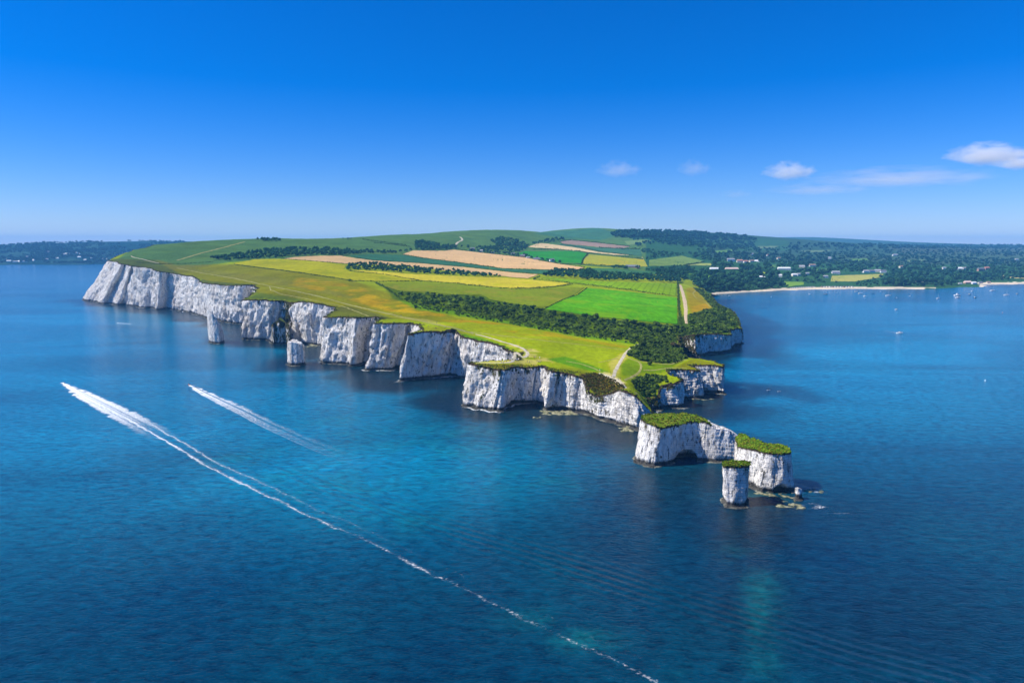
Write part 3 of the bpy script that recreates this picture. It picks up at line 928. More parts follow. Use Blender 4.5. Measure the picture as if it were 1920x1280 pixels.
sea = link('sea', np_mesh('sea', np.stack([SX, SY, 0 * SX], -1).reshape(-1, 3), [Fs], attrs={'bed': bedm.ravel(), 'reef': reef_and_reflection.ravel(), 'ripple': ripm.ravel(), 'rdist': np.clip(dmin, -300, 300).ravel(), 'calm': calm.ravel(), 'pale': sky_sheen.ravel()}), M['water'])  # 'reef' holds both dark rock and painted cliff reflections
tag(sea, 'deep blue rippled sea around the headland', kind='structure')

# ------------------------------------------------------------------ haze
def add_haze():
    x, y0, y1, z0, z1 = 14500, -950, 13700, -5.5, 262
    Vh = [(-x, y0, z0), (x, y0, z0), (x, y1, z0), (-x, y1, z0), (-x, y0, z1), (x, y0, z1), (x, y1, z1), (-x, y1, z1)]
    Fh = [[(0, 3, 2, 1), (4, 5, 6, 7), (0, 1, 5, 4), (1, 2, 6, 5), (2, 3, 7, 6), (3, 0, 4, 7)]]
    me = np_mesh('haze', Vh, Fh)
    k = NT('haze')
    v = k.n('VolumePrincipled')
    v.inputs['Color'].default_value = (0.16, 0.52, 1.0, 1)
    v.inputs['Density'].default_value = 0.000066
    v.inputs['Anisotropy'].default_value = 0.0
    k.l(v.outputs[0], k.out.inputs['Volume'])
    k.m.cycles.homogeneous_volume = True
    o = link('haze', me, k.m)
    tag(o, 'thin blue sea haze over the bay and the far hills', kind='stuff')
add_haze()

# ------------------------------------------------------------------ leaves, tufts and crowns
def ico(sub=1):
    bm = bmesh.new()
    bmesh.ops.create_icosphere(bm, subdivisions=sub, radius=1.0)
    Vv = np.array([v.co[:] for v in bm.verts])
    Ff = np.array([[v.index for v in f.verts] for f in bm.faces])
    bm.free()
    return Vv, Ff
ICO1, ICO2 = ico(1), ico(2)

def leaf_quads(P, N, size, r):
    """one bent leaf spray (quad) at each point P, roughly facing N"""
    n = len(P)
    d = N + r.normal(0, 0.55, (n, 3))
    d /= np.linalg.norm(d, axis=1, keepdims=True) + 1e-9
    a = np.cross(d, r.normal(0, 1, (n, 3)))
    a /= np.linalg.norm(a, axis=1, keepdims=True) + 1e-9
    b = np.cross(d, a)
    s = size * r.uniform(0.6, 1.35, (n, 1))
    q = np.stack([P - a * s, P - b * s * 0.8 + d * s * 0.1, P + a * s, P + b * s * 0.8 - d * s * 0.25], 1)
    return q.reshape(-1, 3), np.arange(n * 4).reshape(n, 4)

def make_crown(rx, rz, base, nl, nq, leaf, seed, colr, core=True):
    """lumpy crown: lobes carrying leaf sprays round a broken core. Returns V, [F...], col"""
    r = np.random.default_rng(seed)
    C, Rr = [], []
    for i in range(nl):
        a = r.uniform(0, 6.28)
        d = rx * 0.62 * math.sqrt(r.uniform(0, 1))
        h = base + rz * r.uniform(0.25, 0.85) * (1 - 0.35 * (d / rx) ** 2)
        C.append((d * math.cos(a), d * math.sin(a), h))
        Rr.append(rx * r.uniform(0.34, 0.52))
    C, Rr = np.array(C), np.array(Rr)
    Vs, F3, F4, cs, off = [], [], [], [], 0
    if core:
        for i in range(nl):
            iv, jf = ICO1 if nq < 200 else ICO2
            rad = Rr[i] * 0.86 * (1 + 0.25 * noise3(iv[:, 0] * 2.2 + i * 7, iv[:, 1] * 2.2, iv[:, 2] * 2.2 + seed))
            vv = C[i] + iv * rad[:, None] * np.array([1, 1, 0.85])
            Vs.append(vv); F3.append(jf + off); off += len(vv)
            cs.append(np.tile(np.array(colr) * r.uniform(0.6, 1.0), (len(vv), 1)))
    n = nq
    li = r.integers(0, nl, n)
    u = r.normal(0, 1, (n, 3))
    u[:, 2] = np.abs(u[:, 2]) * 0.9 - 0.25
    u /= np.linalg.norm(u, axis=1, keepdims=True)
    P = C[li] + u * (Rr[li] * r.uniform(0.82, 1.12, n))[:, None] * np.array([1, 1, 0.88])
    P[:, 2] = np.maximum(P[:, 2], base * 0.6)
    q, f = leaf_quads(P, u, leaf, r)
    Vs.append(q); F4.append(f + off)
    lobe_tint = r.uniform(0.72, 1.35, nl)
    cc = np.array(colr)[None] * (lobe_tint[li] * r.uniform(0.7, 1.4, n))[:, None]
    cc = cc * np.array([1.0, 1.0, 1.0]) + r.uniform(-0.006, 0.01, (n, 1)) * np.array([1.2, 1, 0.2])
    cs.append(np.repeat(np.clip(cc, 0.004, 1), 4, 0))
    return np.vstack(Vs), F3, F4, np.vstack(cs)

def crown_mesh(name, *a, **k):
    Vv, F3, F4, c = make_crown(*a, **k)
    me = np_mesh(name, Vv, [np.vstack(F3)] if F3 else [], c) if not F4 else np_mesh(name, Vv, ([np.vstack(F3)] if F3 else []) + [np.vstack(F4)], c)
    me.materials.append(M['foliage'])
    return me

def trunk_mesh(h, r0, seed):
    r = np.random.default_rng(seed)
    Vs, Fs = [], []
    def limb(p0, p1, a, b, k=6):
        p0, p1 = np.array(p0, float), np.array(p1, float)
        d = (p1 - p0) / np.linalg.norm(p1 - p0)
        x = np.cross(d, [0.3, 0.9, 0.1]); x /= np.linalg.norm(x)
        y = np.cross(d, x)
        o = len(Vs)
        for t, rad in ((0, a), (0.5, (a + b) / 2), (1, b)):
            c = p0 * (1 - t) + p1 * t
            for i in range(k):
                an = 6.2832 * i / k
                Vs.append(c + (x * math.cos(an) + y * math.sin(an)) * rad)
        for q in range(2):
            for i in range(k):
                Fs.append((o + q * k + i, o + q * k + (i + 1) % k, o + (q + 1) * k + (i + 1) % k, o + (q + 1) * k + i))
    limb((0, 0, -0.4), (r.normal(0, .1), r.normal(0, .1), h), r0, r0 * 0.6)
    for i in range(4):
        a = r.uniform(0, 6.28)
        limb((0, 0, h * r.uniform(0.6, 0.95)), (math.cos(a) * h * 0.6, math.sin(a) * h * 0.6, h * r.uniform(1.2, 1.6)), r0 * 0.5, r0 * 0.2)
    me = np_mesh('trunk', np.array(Vs), [np.array(Fs)])
    me.materials.append(M['bark'])
    return me

def scatter_stuff(name, P, scale, protos, label, tint=None, kind='stuff', parent=None, cat=None):
    """join many leaf clumps (given prototypes of V,F3,F4,col) into one mesh"""
    Vs, F3, F4, Cs, off = [], [], [], [], 0
    for i in range(len(P)):
        v, f3, f4, c = protos[rng.integers(len(protos))]
        a = rng.uniform(0, 6.28)
        ca, sa = math.cos(a), math.sin(a)
        s = scale[i]
        vv = np.stack([v[:, 0] * ca - v[:, 1] * sa, v[:, 0] * sa + v[:, 1] * ca, v[:, 2]], 1) * s + P[i]
        Vs.append(vv)
        if len(f3): F3.append(f3 + off)
        if len(f4): F4.append(f4 + off)
        t = rng.uniform(0.75, 1.3)
        Cs.append(c * t * (tint[i] if tint is not None else 1.0))
        off += len(vv)
    fl = ([np.vstack(F3)] if F3 else []) + ([np.vstack(F4)] if F4 else [])
    o = link(name, np_mesh(name, np.vstack(Vs), fl, np.vstack(Cs)), M['foliage'], parent)
    return tag(o, label, cat, kind=kind)

def proto(*a, **k):
    v, f3, f4, c = make_crown(*a, **k)
    return v, (np.vstack(f3) if f3 else np.zeros((0, 3), int)), (np.vstack(f4) if f4 else np.zeros((0, 4), int)), c

TUFT = [proto(0.8, 0.7, 0.0, 2, 16, 0.34, 100 + i, c, core=False) for i, c in enumerate(((.075, .115, .018), (.11, .13, .018), (.12, .095, .028), (.055, .09, .015)))]
TUFT_BRIGHT = [proto(0.9, 0.6, 0.0, 2, 18, 0.40, 120 + i, c, core=False) for i, c in enumerate(((.10, .20, .008), (.15, .21, .01), (.20, .17, .02), (.07, .15, .008)))]

# tufts hanging over the rim of the cliffs and growing on their ledges
lv, pts_, sc_ = cl, [], []
n = cl['n']
RW = cl['rows']
for i in range(0, n):
    if cl['top'][i, 1] > 1500: continue
    p = 0.55 if cl['top'][i, 1] < 900 else 0.4
    if rng.random() < p:
        b = cl['top'][i] - np.append(cl['N'][i] * rng.uniform(-0.2, 1.8), 0)
        b[2] = cl['zt'][i] - rng.uniform(0.0, 0.6)
        pts_.append(b); sc_.append(rng.uniform(0.55, 1.15) * (1 + b[1] / 2500))
    vg = cl['veg'][i]
    for q in range(4):
        if rng.random() < 0.75 * max(0, vg - 0.15):
            r_ = rng.integers(int(len(RW) * (0.72 - 0.4 * vg)), len(RW))
            pts_.append(RW[r_, i] + np.append(cl['N'][i] * 0.2, 0) - np.array([0, 0, .2])); sc_.append(rng.uniform(0.6, 1.6))
scatter_stuff('cliff_edge_grass', np.array(pts_), np.array(sc_), TUFT, 'rough grass and weeds along the cliff rims')

# ------------------------------------------------------------------ sea stacks
def stack(name, plan, label, seed, amp=0.6, nrow=34, turf=None, caves=(), bright=True, dome=0.5, s0=0.45, turf_fn=None, cat='sea stack', group=None, tuft_n=1.0):
    path = np.array(plan)
    c = curtain(path, True, nrow=nrow, amp=amp, seed=seed, caves=caves, s0=s0, k=0.0008, lips=False)
    V0, F0 = c['V'], c['F']
    ring = c['top']
    n = c['n']
    base = np.array([path[:, 0].mean(), path[:, 1].mean(), 0])
    poly = [tuple(p) for p in ring[:, :2]]
    x0, y0 = ring[:, 0].min(), ring[:, 1].min()
    x1, y1 = ring[:, 0].max(), ring[:, 1].max()
    st = max(0.55, (x1 - x0) / 45)
    gx, gy = np.meshgrid(np.arange(x0, x1, st), np.arange(y0, y1, st))
    gx = gx + rng.uniform(-.2, .2, gx.shape) * st
    gy = gy + rng.uniform(-.2, .2, gy.shape) * st
    ok = in_poly(gx, gy, poly)
    G = np.stack([gx[ok], gy[ok]], 1)
    if len(G):
        dr = np.sqrt(((G[:, None] - ring[None, :, :2]) ** 2).sum(-1))
        G = G[dr.min(1) > st * 0.5]
        dr = np.sqrt(((G[:, None] - ring[None, :, :2]) ** 2).sum(-1))
    allp = [Vector(p) for p in poly] + [Vector(p) for p in G]
    vo, eo, fo, ov, _, _ = delaunay_2d_cdt(allp, [(i, (i + 1) % n) for i in range(n)], [], 1, 1e-4)
    vo = np.array([v[:] for v in vo])
    dr = np.sqrt(((vo[:, None] - ring[None, :, :2]) ** 2).sum(-1))
    w = 1 / (dr + 0.02) ** 2
    zc = (w * ring[None, :, 2]).sum(1) / w.sum(1)
    edge = dr.min(1)
    zc = zc + dome * np.clip(edge / 4, 0, 1) * (1 + noise3(vo[:, 0] / 4, vo[:, 1] / 4, seed)) + 0.25 * noise3(vo[:, 0] / 1.3, vo[:, 1] / 1.3, seed) * np.clip(edge, 0, 1)
    capV = np.column_stack([vo, zc])
    tri = np.array([f for f in fo if len(f) == 3])
    cen = capV[tri].mean(1)
    is_t = np.ones(len(tri), bool) if turf_fn is None else turf_fn(cen[:, 0], cen[:, 1])
    if is_t.any():                                   # keep the turf in one piece
        lab = np.arange(len(capV))
        tt = tri[is_t]
        for _ in range(400):
            m = lab[tt].min(1)
            new = lab.copy()
            for q in range(3): np.minimum.at(new, tt[:, q], m)
            if (new == lab).all(): break
            lab = new
        l0 = lab[tt[:, 0]]
        big = np.bincount(l0).argmax()
        is_t[np.nonzero(is_t)[0][l0 != big]] = False
    root = empty(name, base)
    tag(root, label, cat, group)
    rv = np.vstack([V0, capV]) - base
    below = np.concatenate([c['below'], np.full(len(capV), 9.0)])
    if turf_fn is not None: below = np.where(turf_fn(rv[:, 0] + base[0], rv[:, 1] + base[1]), below, np.maximum(below, 9.0))
    vg = np.concatenate([c['veg'], np.zeros(len(capV))])
    fr = [F0]
    if (~is_t).any(): fr.append(tri[~is_t] + len(V0))
    link('chalk_body', np_mesh('chalk_body', rv, fr, smooth=True, attrs={'below_rim': below, 'veg': vg}), M['chalk'], root)
    if is_t.any():
        cc = np.empty((len(capV), 3))
        m = np.clip(fbm(vo[:, 0] / 3, vo[:, 1] / 3, seed) * .5 + .5, 0, 1)[:, None]
        cc[:] = np.array((.085, .17, .008)) * m + np.array((.16, .16, .015)) * (1 - m)
        us, inv = np.unique(tri[is_t], return_inverse=True)
        tf = link('turf_cap', np_mesh('turf_cap', (capV + np.array([0, 0, 0.12]) - base)[us], [inv.reshape(-1, 3)], cc[us], smooth=True), M['turf'], root)
        P = cen[is_t]
        k = rng.random(len(P)) < 0.42 * tuft_n
        P = P[k] - base
        rim_ok = np.array([i for i in range(n) if (turf_fn is None or turf_fn(ring[i:i + 1, 0], ring[i:i + 1, 1])[0]) and rng.random() < 0.5 * tuft_n])
        if len(rim_ok):
            P = np.vstack([P, ring[rim_ok] - base - np.array([0, 0, .3])])
        if len(P):
            s = rng.uniform(0.3, 0.85, len(P))
            scatter_stuff('grass_tuft', P, s, TUFT_BRIGHT if bright else TUFT, None, parent=root)
    return root, c

NML = [V(1189, 860, 1203, 783), V(1192, 867, 1208, 788), V(1208, 873, 1222, 794), V(1227, 876, 1239, 801), V(1249, 872, 1262, 797), V(1266, 865, 1287, 789), V(1300, 863, 1310, 788),
       V(1318, 865, 1326, 790), V(1338, 866, 1341, 804), V(1358, 866, 1366, 805), V(1376, 866, 1374, 811), V(1388, 866, 1386, 818), Q(1387, 822, 9), Q(1374, 808, 15), Q(1357, 799, 17), Q(1341, 797, 17.5), Q(1328, 786, 21), Q(1305, 777.5, 21.5),
       Q(1282, 773.6, 21.8), Q(1249, 774, 22), Q(1215, 775.5, 21.8), Q(1202, 778, 21.5)]
xcut = at_z(1332, 792, 21)[0]
stack('broad_sea_stack', NML, 'broad chalk stack with a bright grass top and low sea cave at its foot', 21, 0.5, 36, turf_fn=lambda x, y: x < xcut + 0.9 * np.sin(y / 3.1),
      caves=[(tuple(at_z(1283, 864)[:2]), 6.5, 6.5, 7.0)])
OHR = [V(1374, 882, 1378, 818), V(1378, 892, 1384, 835), V(1390, 904, 1394, 838), V(1406, 914, 1408, 840), V(1425, 922, 1426, 845), V(1446, 926, 1446, 849), V(1460, 926, 1458, 849), V(1474, 925, 1469, 849), V(1489, 921, 1481, 847),
       Q(1482, 843, 19), Q(1468, 834, 19.7), Q(1450, 830, 20), Q(1432, 827, 20.5), Q(1413, 822, 21), Q(1400, 814, 21.3), Q(1388, 813, 21)]
xc2 = at_z(1383, 826, 20)[0]
stack('large_sea_stack', OHR, 'thick chalk stack with a sloping mossy top and a dark notch at its seaward foot', 33, 0.55, 36, turf_fn=lambda x, y: x > xc2,
      caves=[(tuple(at_z(1466, 925)[:2]), 4.2, 4.6, 4.0), (tuple(at_z(1440, 925)[:2]), 3.0, 2.6, 1.6)])
PIL = [V(1359, 944, 1354, 868), V(1360, 951, 1355, 873), V(1377, 953, 1378, 874), V(1398, 951, 1405, 872), V(1400, 943, 1407, 866), Q(1405, 864, 18.7), Q(1394, 861.5, 19), Q(1372, 861.5, 19), Q(1357, 864.5, 18.7)]
stack('pillar_sea_stack', PIL, 'slender chalk pillar with thin grass cap standing in front of the thick mossy stack', 41, 0.34, 36)
SMR = [V(1490, 936, 1490, 915, 0, .3), V(1495, 938, 1494, 913, 0, .3), V(1502, 938, 1500, 915, 0, .3), V(1506, 934, 1504, 919, 0, .3), Q(1504, 917, 4), Q(1498, 912, 5.6), Q(1491, 913, 5.0)]
stack('small_rock', SMR, 'little bare chalk rock off the seaward corner of the thick stack', 47, 0.25, 20, turf_fn=lambda x, y: x < -1e6, cat='rock')
NED = [V(391, 640, 387, 582, 0, 1), V(396, 644, 390, 580, 0, 1), V(404, 645, 396, 587, 0, 1), V(413, 645, 407, 604, 0, 1), V(420, 642, 418, 624, 0, 1), Q(419, 620, 13), Q(408, 601, 26), Q(398, 586, 36), Q(390, 579, 40.5)]
stack('needle_sea_stack', NED, 'thin pointed chalk needle leaning up before the far white cliffs', 53, 0.5, 40, turf_fn=lambda x, y: x < -1e6)
SQS = [V(538, 683, 538.5, 642), V(545, 686, 544, 640), V(558, 686, 557, 641), V(569, 684, 566, 646), V(572, 681, 569, 647), Q(567, 642.5, 22.5), Q(556, 636.5, 24.8), Q(547, 635, 25.2), Q(540, 638.5, 24)]
stack('squat_sea_stack', SQS, 'block shaped bare chalk stack with dark pitted crown standing clear of the cliff foot', 59, 0.55, 32, turf_fn=lambda x, y: x < -1e6)
BUT = [V(506, 641, 511, 613, .3), V(513, 645, 516, 604, .5), V(525, 646, 524, 599, .5), V(537, 645, 535, 606, .4), V(546, 642, 541, 613, .2), Q(541, 608, 26, .6), Q(526, 595.5, 29.5, .8), Q(512, 606, 26, .6)]
stack('grassy_rock', BUT, 'low chalk buttress overgrown with green at the mouth of a cove', 61, 0.6, 30, bright=False, cat='rock')

# low ledges, boulders and weed-covered reefs awash at the foot of the stacks
def ledge(px0, px1, py0, py1, label, seed, name='rock_ledge', h=0.5, nb=9):
    a = at_z((px0 + px1) / 2, (py0 + py1) / 2)
    rx = (at_z(px1, (py0 + py1) / 2)[0] - at_z(px0, (py0 + py1) / 2)[0]) / 2
    ry = abs(at_z(px0, py0)[1] - at_z(px0, py1)[1]) / 2
    r = np.random.default_rng(seed)
    nr, na = 16, 64
    Vs = [(0, 0, h)]
    for i in range(1, nr + 1):
        f = i / nr
        for j in range(na):
            an = 6.2832 * j / na
            w = 1 + 0.30 * noise3(math.cos(an) * 1.8 + seed, math.sin(an) * 1.8, 0) + 0.18 * noise3(math.cos(an) * 5 + seed, math.sin(an) * 5, 2)
            x, y = rx * f * w * math.cos(an), ry * f * w * math.sin(an)
            z = h * (.62 - f ** 2) + 0.6 * h * noise3(x / 1.1 + seed, y / 1.1, 1) + 1.35 * h * noise3(x / 3.1, y / 2.4, seed) - (0.9 if i == nr else 0.02)
            Vs.append((x, y, z))
    Fs3 = [(0, 1 + j, 1 + (j + 1) % na) for j in range(na)]
    Fs4 = [(1 + (i - 1) * na + j, 1 + i * na + j, 1 + i * na + (j + 1) % na, 1 + (i - 1) * na + (j + 1) % na) for i in range(1, nr) for j in range(na)]
    o = link(name, np_mesh(name, np.array(Vs), [np.array(Fs3), np.array(Fs4)], smooth=False), M['ledge'])
    o.location = (a[0], a[1], 0.0)
    tag(o, label, 'rock')
    return o
def mat_ledge():
    k = NT('ledge_rock')
    z = k.n('SeparateXYZ')
    k.l(k.n('NewGeometry').outputs['Position'], z.inputs[0])
    n = k.noise(k.mapped(), 0.5, 5, 0.7)
    n2 = k.noise(k.mapped(), 1.6, 4, 0.7)
    c = k.mix(k.maprange(n, 0.4, 0.6), (0.33, 0.31, 0.19), (0.09, 0.10, 0.04))
    c = k.mix(k.maprange(n2, 0.56, 0.66), c, (0.07, 0.07, 0.05))
    c = k.mix(k.maprange(z.outputs['Z'], 0.02, 0.22, 0.8, 0), c, (0.05, 0.06, 0.03))
    k.principled(c, 0.6, 0.3, k.bump(n2, 0.4, 0.8))
    return k.m
M['ledge'] = mat_ledge()
ledge(1454, 1522, 943, 955, 'pale rock shelf awash beyond the small rock, edged with foam', 3, h=0.5)
ledge(1404, 1470, 916, 930, 'yellowish shelf round the foot of the thick stack', 5, h=0.4)
ledge(1440, 1488, 925, 942, 'dark weedy reef showing under the thick stack', 8, h=0.22)
ledge(1504, 1548, 915, 925, 'scatter of low rocks breaking the water to seaward', 9, h=0.3)
ledge(1000, 1016, 780, 785, 'single pale flat rock in the water before the recessed cliff', 11, h=0.5)
ledge(1010, 1100, 768, 778, 'narrow beach shelf at the foot of the cliff bay', 13, h=0.5)
ledge(1158, 1192, 799, 810, 'pale yellow shelf under the end of the headland', 15, h=0.6)
ledge(1285, 1335, 746, 750, 'thin rock shelf at the foot of the northern buttresses', 17, h=0.4)
ledge(571, 602, 645, 651, 'small beach of chalk rubble at the back of the cove', 19, h=0.8)

# ------------------------------------------------------------------ fields lying on the land
def drape(poly, step=2.6, lift=0.6):
    P = np.array(poly, float)
    B = []
    for i in range(len(P)):
        a, b = P[i], P[(i + 1) % len(P)]
        L = np.hypot(*(b - a))
        k = max(1, int(L / step))
        for q in range(k): B.append(a + (b - a) * q / k)
    B = np.array(B)
    B = B + np.stack([.7 * noise3(B[:, 0] / 3.1, B[:, 1] / 1.7, 5), .38 * noise3(B[:, 0] / 3.7, B[:, 1] / 1.9, 8)], 1)
    gx, gy = np.meshgrid(np.arange(P[:, 0].min(), P[:, 0].max(), step * 1.6), np.arange(P[:, 1].min(), P[:, 1].max(), step * 0.8))
    gx[1::2] += step * 0.8
    ok = in_poly(gx, gy, [tuple(p) for p in P])
    G = np.stack([gx[ok], gy[ok]], 1)
    if len(G):
        d = np.sqrt(((G[:, None] - B[None]) ** 2).sum(-1)).min(1)
        G = G[d > step * 0.45]
    A = np.vstack([B, G]) if len(G) else B
    n = len(B)
    vo, eo, fo, ov, _, _ = delaunay_2d_cdt([Vector(p) for p in A], [(i, (i + 1) % n) for i in range(n)], [], 1, 1e-4)
    vo = np.array([v[:] for v in vo])
    W3 = cast(vo[:, 0], vo[:, 1])
    tri = np.array([f for f in fo if len(f) == 3])
    good = ~np.isnan(W3[tri]).any((1, 2))
    tri = tri[good]
    W3 = np.nan_to_num(W3)
    W3[:, 2] += lift
    e = W3[tri][:, :, :2]
    ar = (e[:, 1, 0] - e[:, 0, 0]) * (e[:, 2, 1] - e[:, 0, 1]) - (e[:, 1, 1] - e[:, 0, 1]) * (e[:, 2, 0] - e[:, 0, 0])
    tri[ar < 0] = tri[ar < 0][:, ::-1]
    return W3, tri
FIELD_POLYS = []
def field(name, poly, mat, label, lift=0.6, step=2.6):
    W3, tri = drape(poly, step, lift)
    FIELD_POLYS.append(poly)
    o = link(name, np_mesh(name, W3, [tri], smooth=True), mat)
    return tag(o, label, kind='structure')

F_ = {}
F_['barley_l'] = [(440, 494), (477, 486.5), (523, 485.6), (600, 491), (648, 498), (645, 505), (655, 509), (721, 515), (786, 526.3), (698, 527.5), (667, 526.5), (623, 520.5), (557, 510.5), (492, 502), (440, 496)]
F_['barley_r'] = [(654, 506.5), (700, 508.5), (766, 514), (875, 519), (941, 521), (1000, 525), (1069, 532), (1040, 537), (1006, 540), (962, 541), (919, 538), (853, 531), (794, 526.6), (713, 513.7)]
F_['plough_long'] = [(532, 485.6), (552, 482.5), (596, 480), (640, 480), (661, 483.5), (700, 489), (787, 494), (875, 501.7), (962, 511.5), (1010, 515), (989, 522.5), (958, 520), (875, 510), (831, 507), (766, 499.5), (700, 496), (661, 495.4), (648, 494.6), (607, 491)]
F_['teal_strip'] = [(655, 479.5), (690, 476.7), (750, 478), (792, 484.3), (884, 496.3), (941, 504.3), (1039, 506.8), (1041, 511), (1015, 514), (962, 510.3), (875, 500.5), (787, 493), (700, 488), (664, 482.5)]
F_['big_tan'] = [(755, 477.4), (774, 470), (831, 470.4), (851, 468.5), (875, 471), (984, 483), (1050, 495), (1096, 501.7), (1078, 507), (1037, 506), (941, 503), (884, 495), (792, 483)]
F_['farm_green'] = [(971, 475), (985, 471), (1000, 471.5), (1079, 471), (1102, 476), (1093, 487), (1091, 494.5), (1062, 494.5), (1030, 489), (1000, 484)]
F_['yellow_sq'] = [(1104, 477), (1160, 482), (1208, 487), (1214.6, 500), (1175, 499.6), (1092, 496), (1096, 485)]
F_['tan_upper'] = [(989, 463.5), (1006, 457.5), (1017, 456), (1042, 459.4), (1083, 465), (1125, 473), (1187, 479), (1150, 478), (1104, 473), (1042, 467)]
F_['mauve'] = [(1050, 453), (1071, 450.4), (1125, 456), (1181, 462.5), (1167, 466), (1123, 463.5), (1056, 457)]
F_['teal_upper'] = [(1043, 458.5), (1062, 458.5), (1123, 465), (1200, 468), (1204, 481), (1187, 479), (1125, 472.4), (1083, 464.4)]
F_['pale_r'] = [(1217, 487.5), (1279, 479.6), (1321, 490.6), (1281, 498), (1217, 499)]
F_['pale_r2'] = [(1287, 498), (1312, 493.5), (1335, 494), (1333, 498)]
F_['tram_lime'] = [(1012, 520), (1125, 528), (1269, 532), (1268, 555), (1258, 554.5), (1187.5, 544.5), (1098, 533.5), (1072, 531)]
F_['vivid'] = [(1102, 540), (1183, 548), (1258, 556.5), (1269, 558), (1270, 608), (1208, 603), (1125, 595), (1042, 583), (1021, 580), (1062.5, 559), (1083, 553)]
F_['olive_big'] = [(704, 531.5), (787, 530), (853, 533), (919, 540), (962, 543.5), (1006, 541.5), (1096, 539), (1076, 553), (1028, 575), (1017, 577), (960, 570), (919, 562), (903, 553), (853, 553), (809, 549), (750, 546.5), (722, 537)]
F_['far_lime'] = [(1290, 513.5), (1358, 519), (1333, 523), (1302, 521)]
F_['teal_r'] = [(1104, 502.5), (1150, 503.5), (1230, 510), (1235, 514), (1190, 515), (1120, 513)]
F_['mead_shore'] = [(1560, 517), (1657, 514), (1651, 520), (1601, 528), (1557, 528)]
F_['mead_shore2'] = [(1868, 515.5), (1925, 519), (1925, 523), (1880, 521)]
F_['gap'] = [(1470, 528), (1507, 529), (1507, 534), (1476, 538)]
F_['gap2'] = [(1423, 509), (1436, 511), (1429, 517)]
F_['up_r'] = [(1170, 452), (1210, 449), (1222, 451), (1195, 458), (1178, 460)]
field('barley_field', F_['barley_l'], mat_field('barley_lime', (.27, .26, .055), 62, .10, 14, (.19, .21, .04), .54), 'lime yellow barley field nearest the sea cliffs')
field('barley_field', F_['barley_r'], mat_field('barley_gold', (.38, .33, .085), 78, .08, 14, (.30, .29, .06), .56), 'golden yellow barley strip between two dark hedges')
field('bare_field', F_['plough_long'], mat_field('stubble', (.42, .30, .17), 80, .08, 10, var=.10), 'long narrow tan field above the barley')
field('crop_field', F_['teal_strip'], mat_field('bluegreen_crop', (.042, .10, .055), 85, .2, 8), 'narrow blue green crop strip between the two tan fields')
field('bare_field', F_['big_tan'], mat_field('tan_soil', (.46, .32, .18), 82, .10, 12, var=.10), 'big tan field below the hamlet')
field('pasture', F_['farm_green'], mat_field('farm_green', (.042, .16, .035), 70, .1, 12), 'deep green pasture behind the hamlet')
field('crop_field', F_['yellow_sq'], mat_field('yellow_crop', (.24, .24, .06), 80, .06, 12, (.34, .25, .03), .58), 'square yellow crop field on the hillside')
field('bare_field', F_['tan_upper'], mat_field('tan_soil_upper', (.46, .36, .22), 85, .08, 12, var=.08), 'thin pale tan strip on the hill beyond the green pasture')
field('bare_field', F_['mauve'], mat_field('mauve_soil', (.23, .17, .13), 85, .08, 12, var=.08), 'brownish bare field highest on the far hillside')
field('crop_field', F_['teal_upper'], mat_field('bluegreen_upper', (.05, .105, .06), 85, .1, 12), 'dull blue green field between the tan and the brown strips')
field('pasture', F_['pale_r'], mat_field('pale_pasture', (.12, .17, .06), 60, .08, 16), 'pale green pasture left of the wooded village')
field('pasture', F_['pale_r2'], mat_field('pale_pasture_b', (.20, .23, .09), 60, .06, 16), 'small light strip of pasture beside the wooded village')
field('crop_field', F_['tram_lime'], mat_field('tramline_crop', (.15, .23, .018), 14, .24, 11, var=.16), 'light green crop field scored with tractor lines')
field('crop_field', F_['vivid'], mat_field('vivid_crop', (.082, .215, .004), 82, .10, 12, (.13, .235, .010), .50, .28), 'vivid green field beside the sandy track')
field('pasture', F_['olive_big'], mat_field('olive_grass', (.135, .165, .035), 80, .06, 14, (.18, .17, .045), .54), 'dull olive grass field above the belt of scrub')
field('pasture', F_['far_lime'], mat_field('far_lime', (.12, .22, .03), 75, .06, 14), 'small light green paddock among the trees behind the track')
field('pasture', F_['teal_r'], mat_field('teal_pasture', (.05, .11, .05), 75, .06, 14), 'dark green pasture beside the grey roofed barn')
field('pasture', F_['mead_shore'], mat_field('shore_meadow', (.25, .24, .09), 75, .05, 14, (.16, .20, .06), .52), 'tan green meadow before the big houses above the beach')
field('pasture', F_['mead_shore2'], mat_field('shore_meadow_b', (.26, .24, .12), 75, .05, 14), 'tan meadow behind the beach at the picture edge')
field('pasture', F_['gap'], mat_field('beach_green', (.12, .19, .05), 75, .05, 14), 'grassy slope behind the beach huts')
field('pasture', F_['gap2'], mat_field('garden_green', (.20, .25, .06), 75, .05, 14), 'bright little lawn among the village trees')
field('pasture', F_['up_r'], mat_field('upland_pasture', (.12, .17, .075), 75, .05, 14), 'pale pasture cut out of the hill woods')

for i, (pl, lb) in enumerate((([(1440, 497), (1466, 496), (1462, 501), (1442, 502)], 'small paddock in the middle of the village'), ([(1530, 505), (1552, 504), (1550, 509), (1532, 509)], 'small lawn above the tan meadow'), ([(1592, 486), (1630, 485), (1625, 489), (1595, 490)], 'clearing on the edge of the heath'),
                            ([(1340, 470), (1375, 468), (1370, 473), (1345, 475)], 'pasture above the wooded village'), ([(1420, 462), (1460, 461), (1452, 465), (1425, 466)], 'distant pasture on the wooded slope'), ([(1700, 488), (1735, 487), (1730, 490), (1704, 491)], 'clearing behind the point woods'), ([(1500, 470), (1560, 469), (1548, 472.5), (1508, 473)], 'far pale heath clearing'))):
    field('pasture', pl, mat_field('paddock_green', (.085, .15, .06), 70, .05, 14) if i < 4 else mat_field('heath_clearing', (.10, .14, .085), 70, .05, 14), lb)
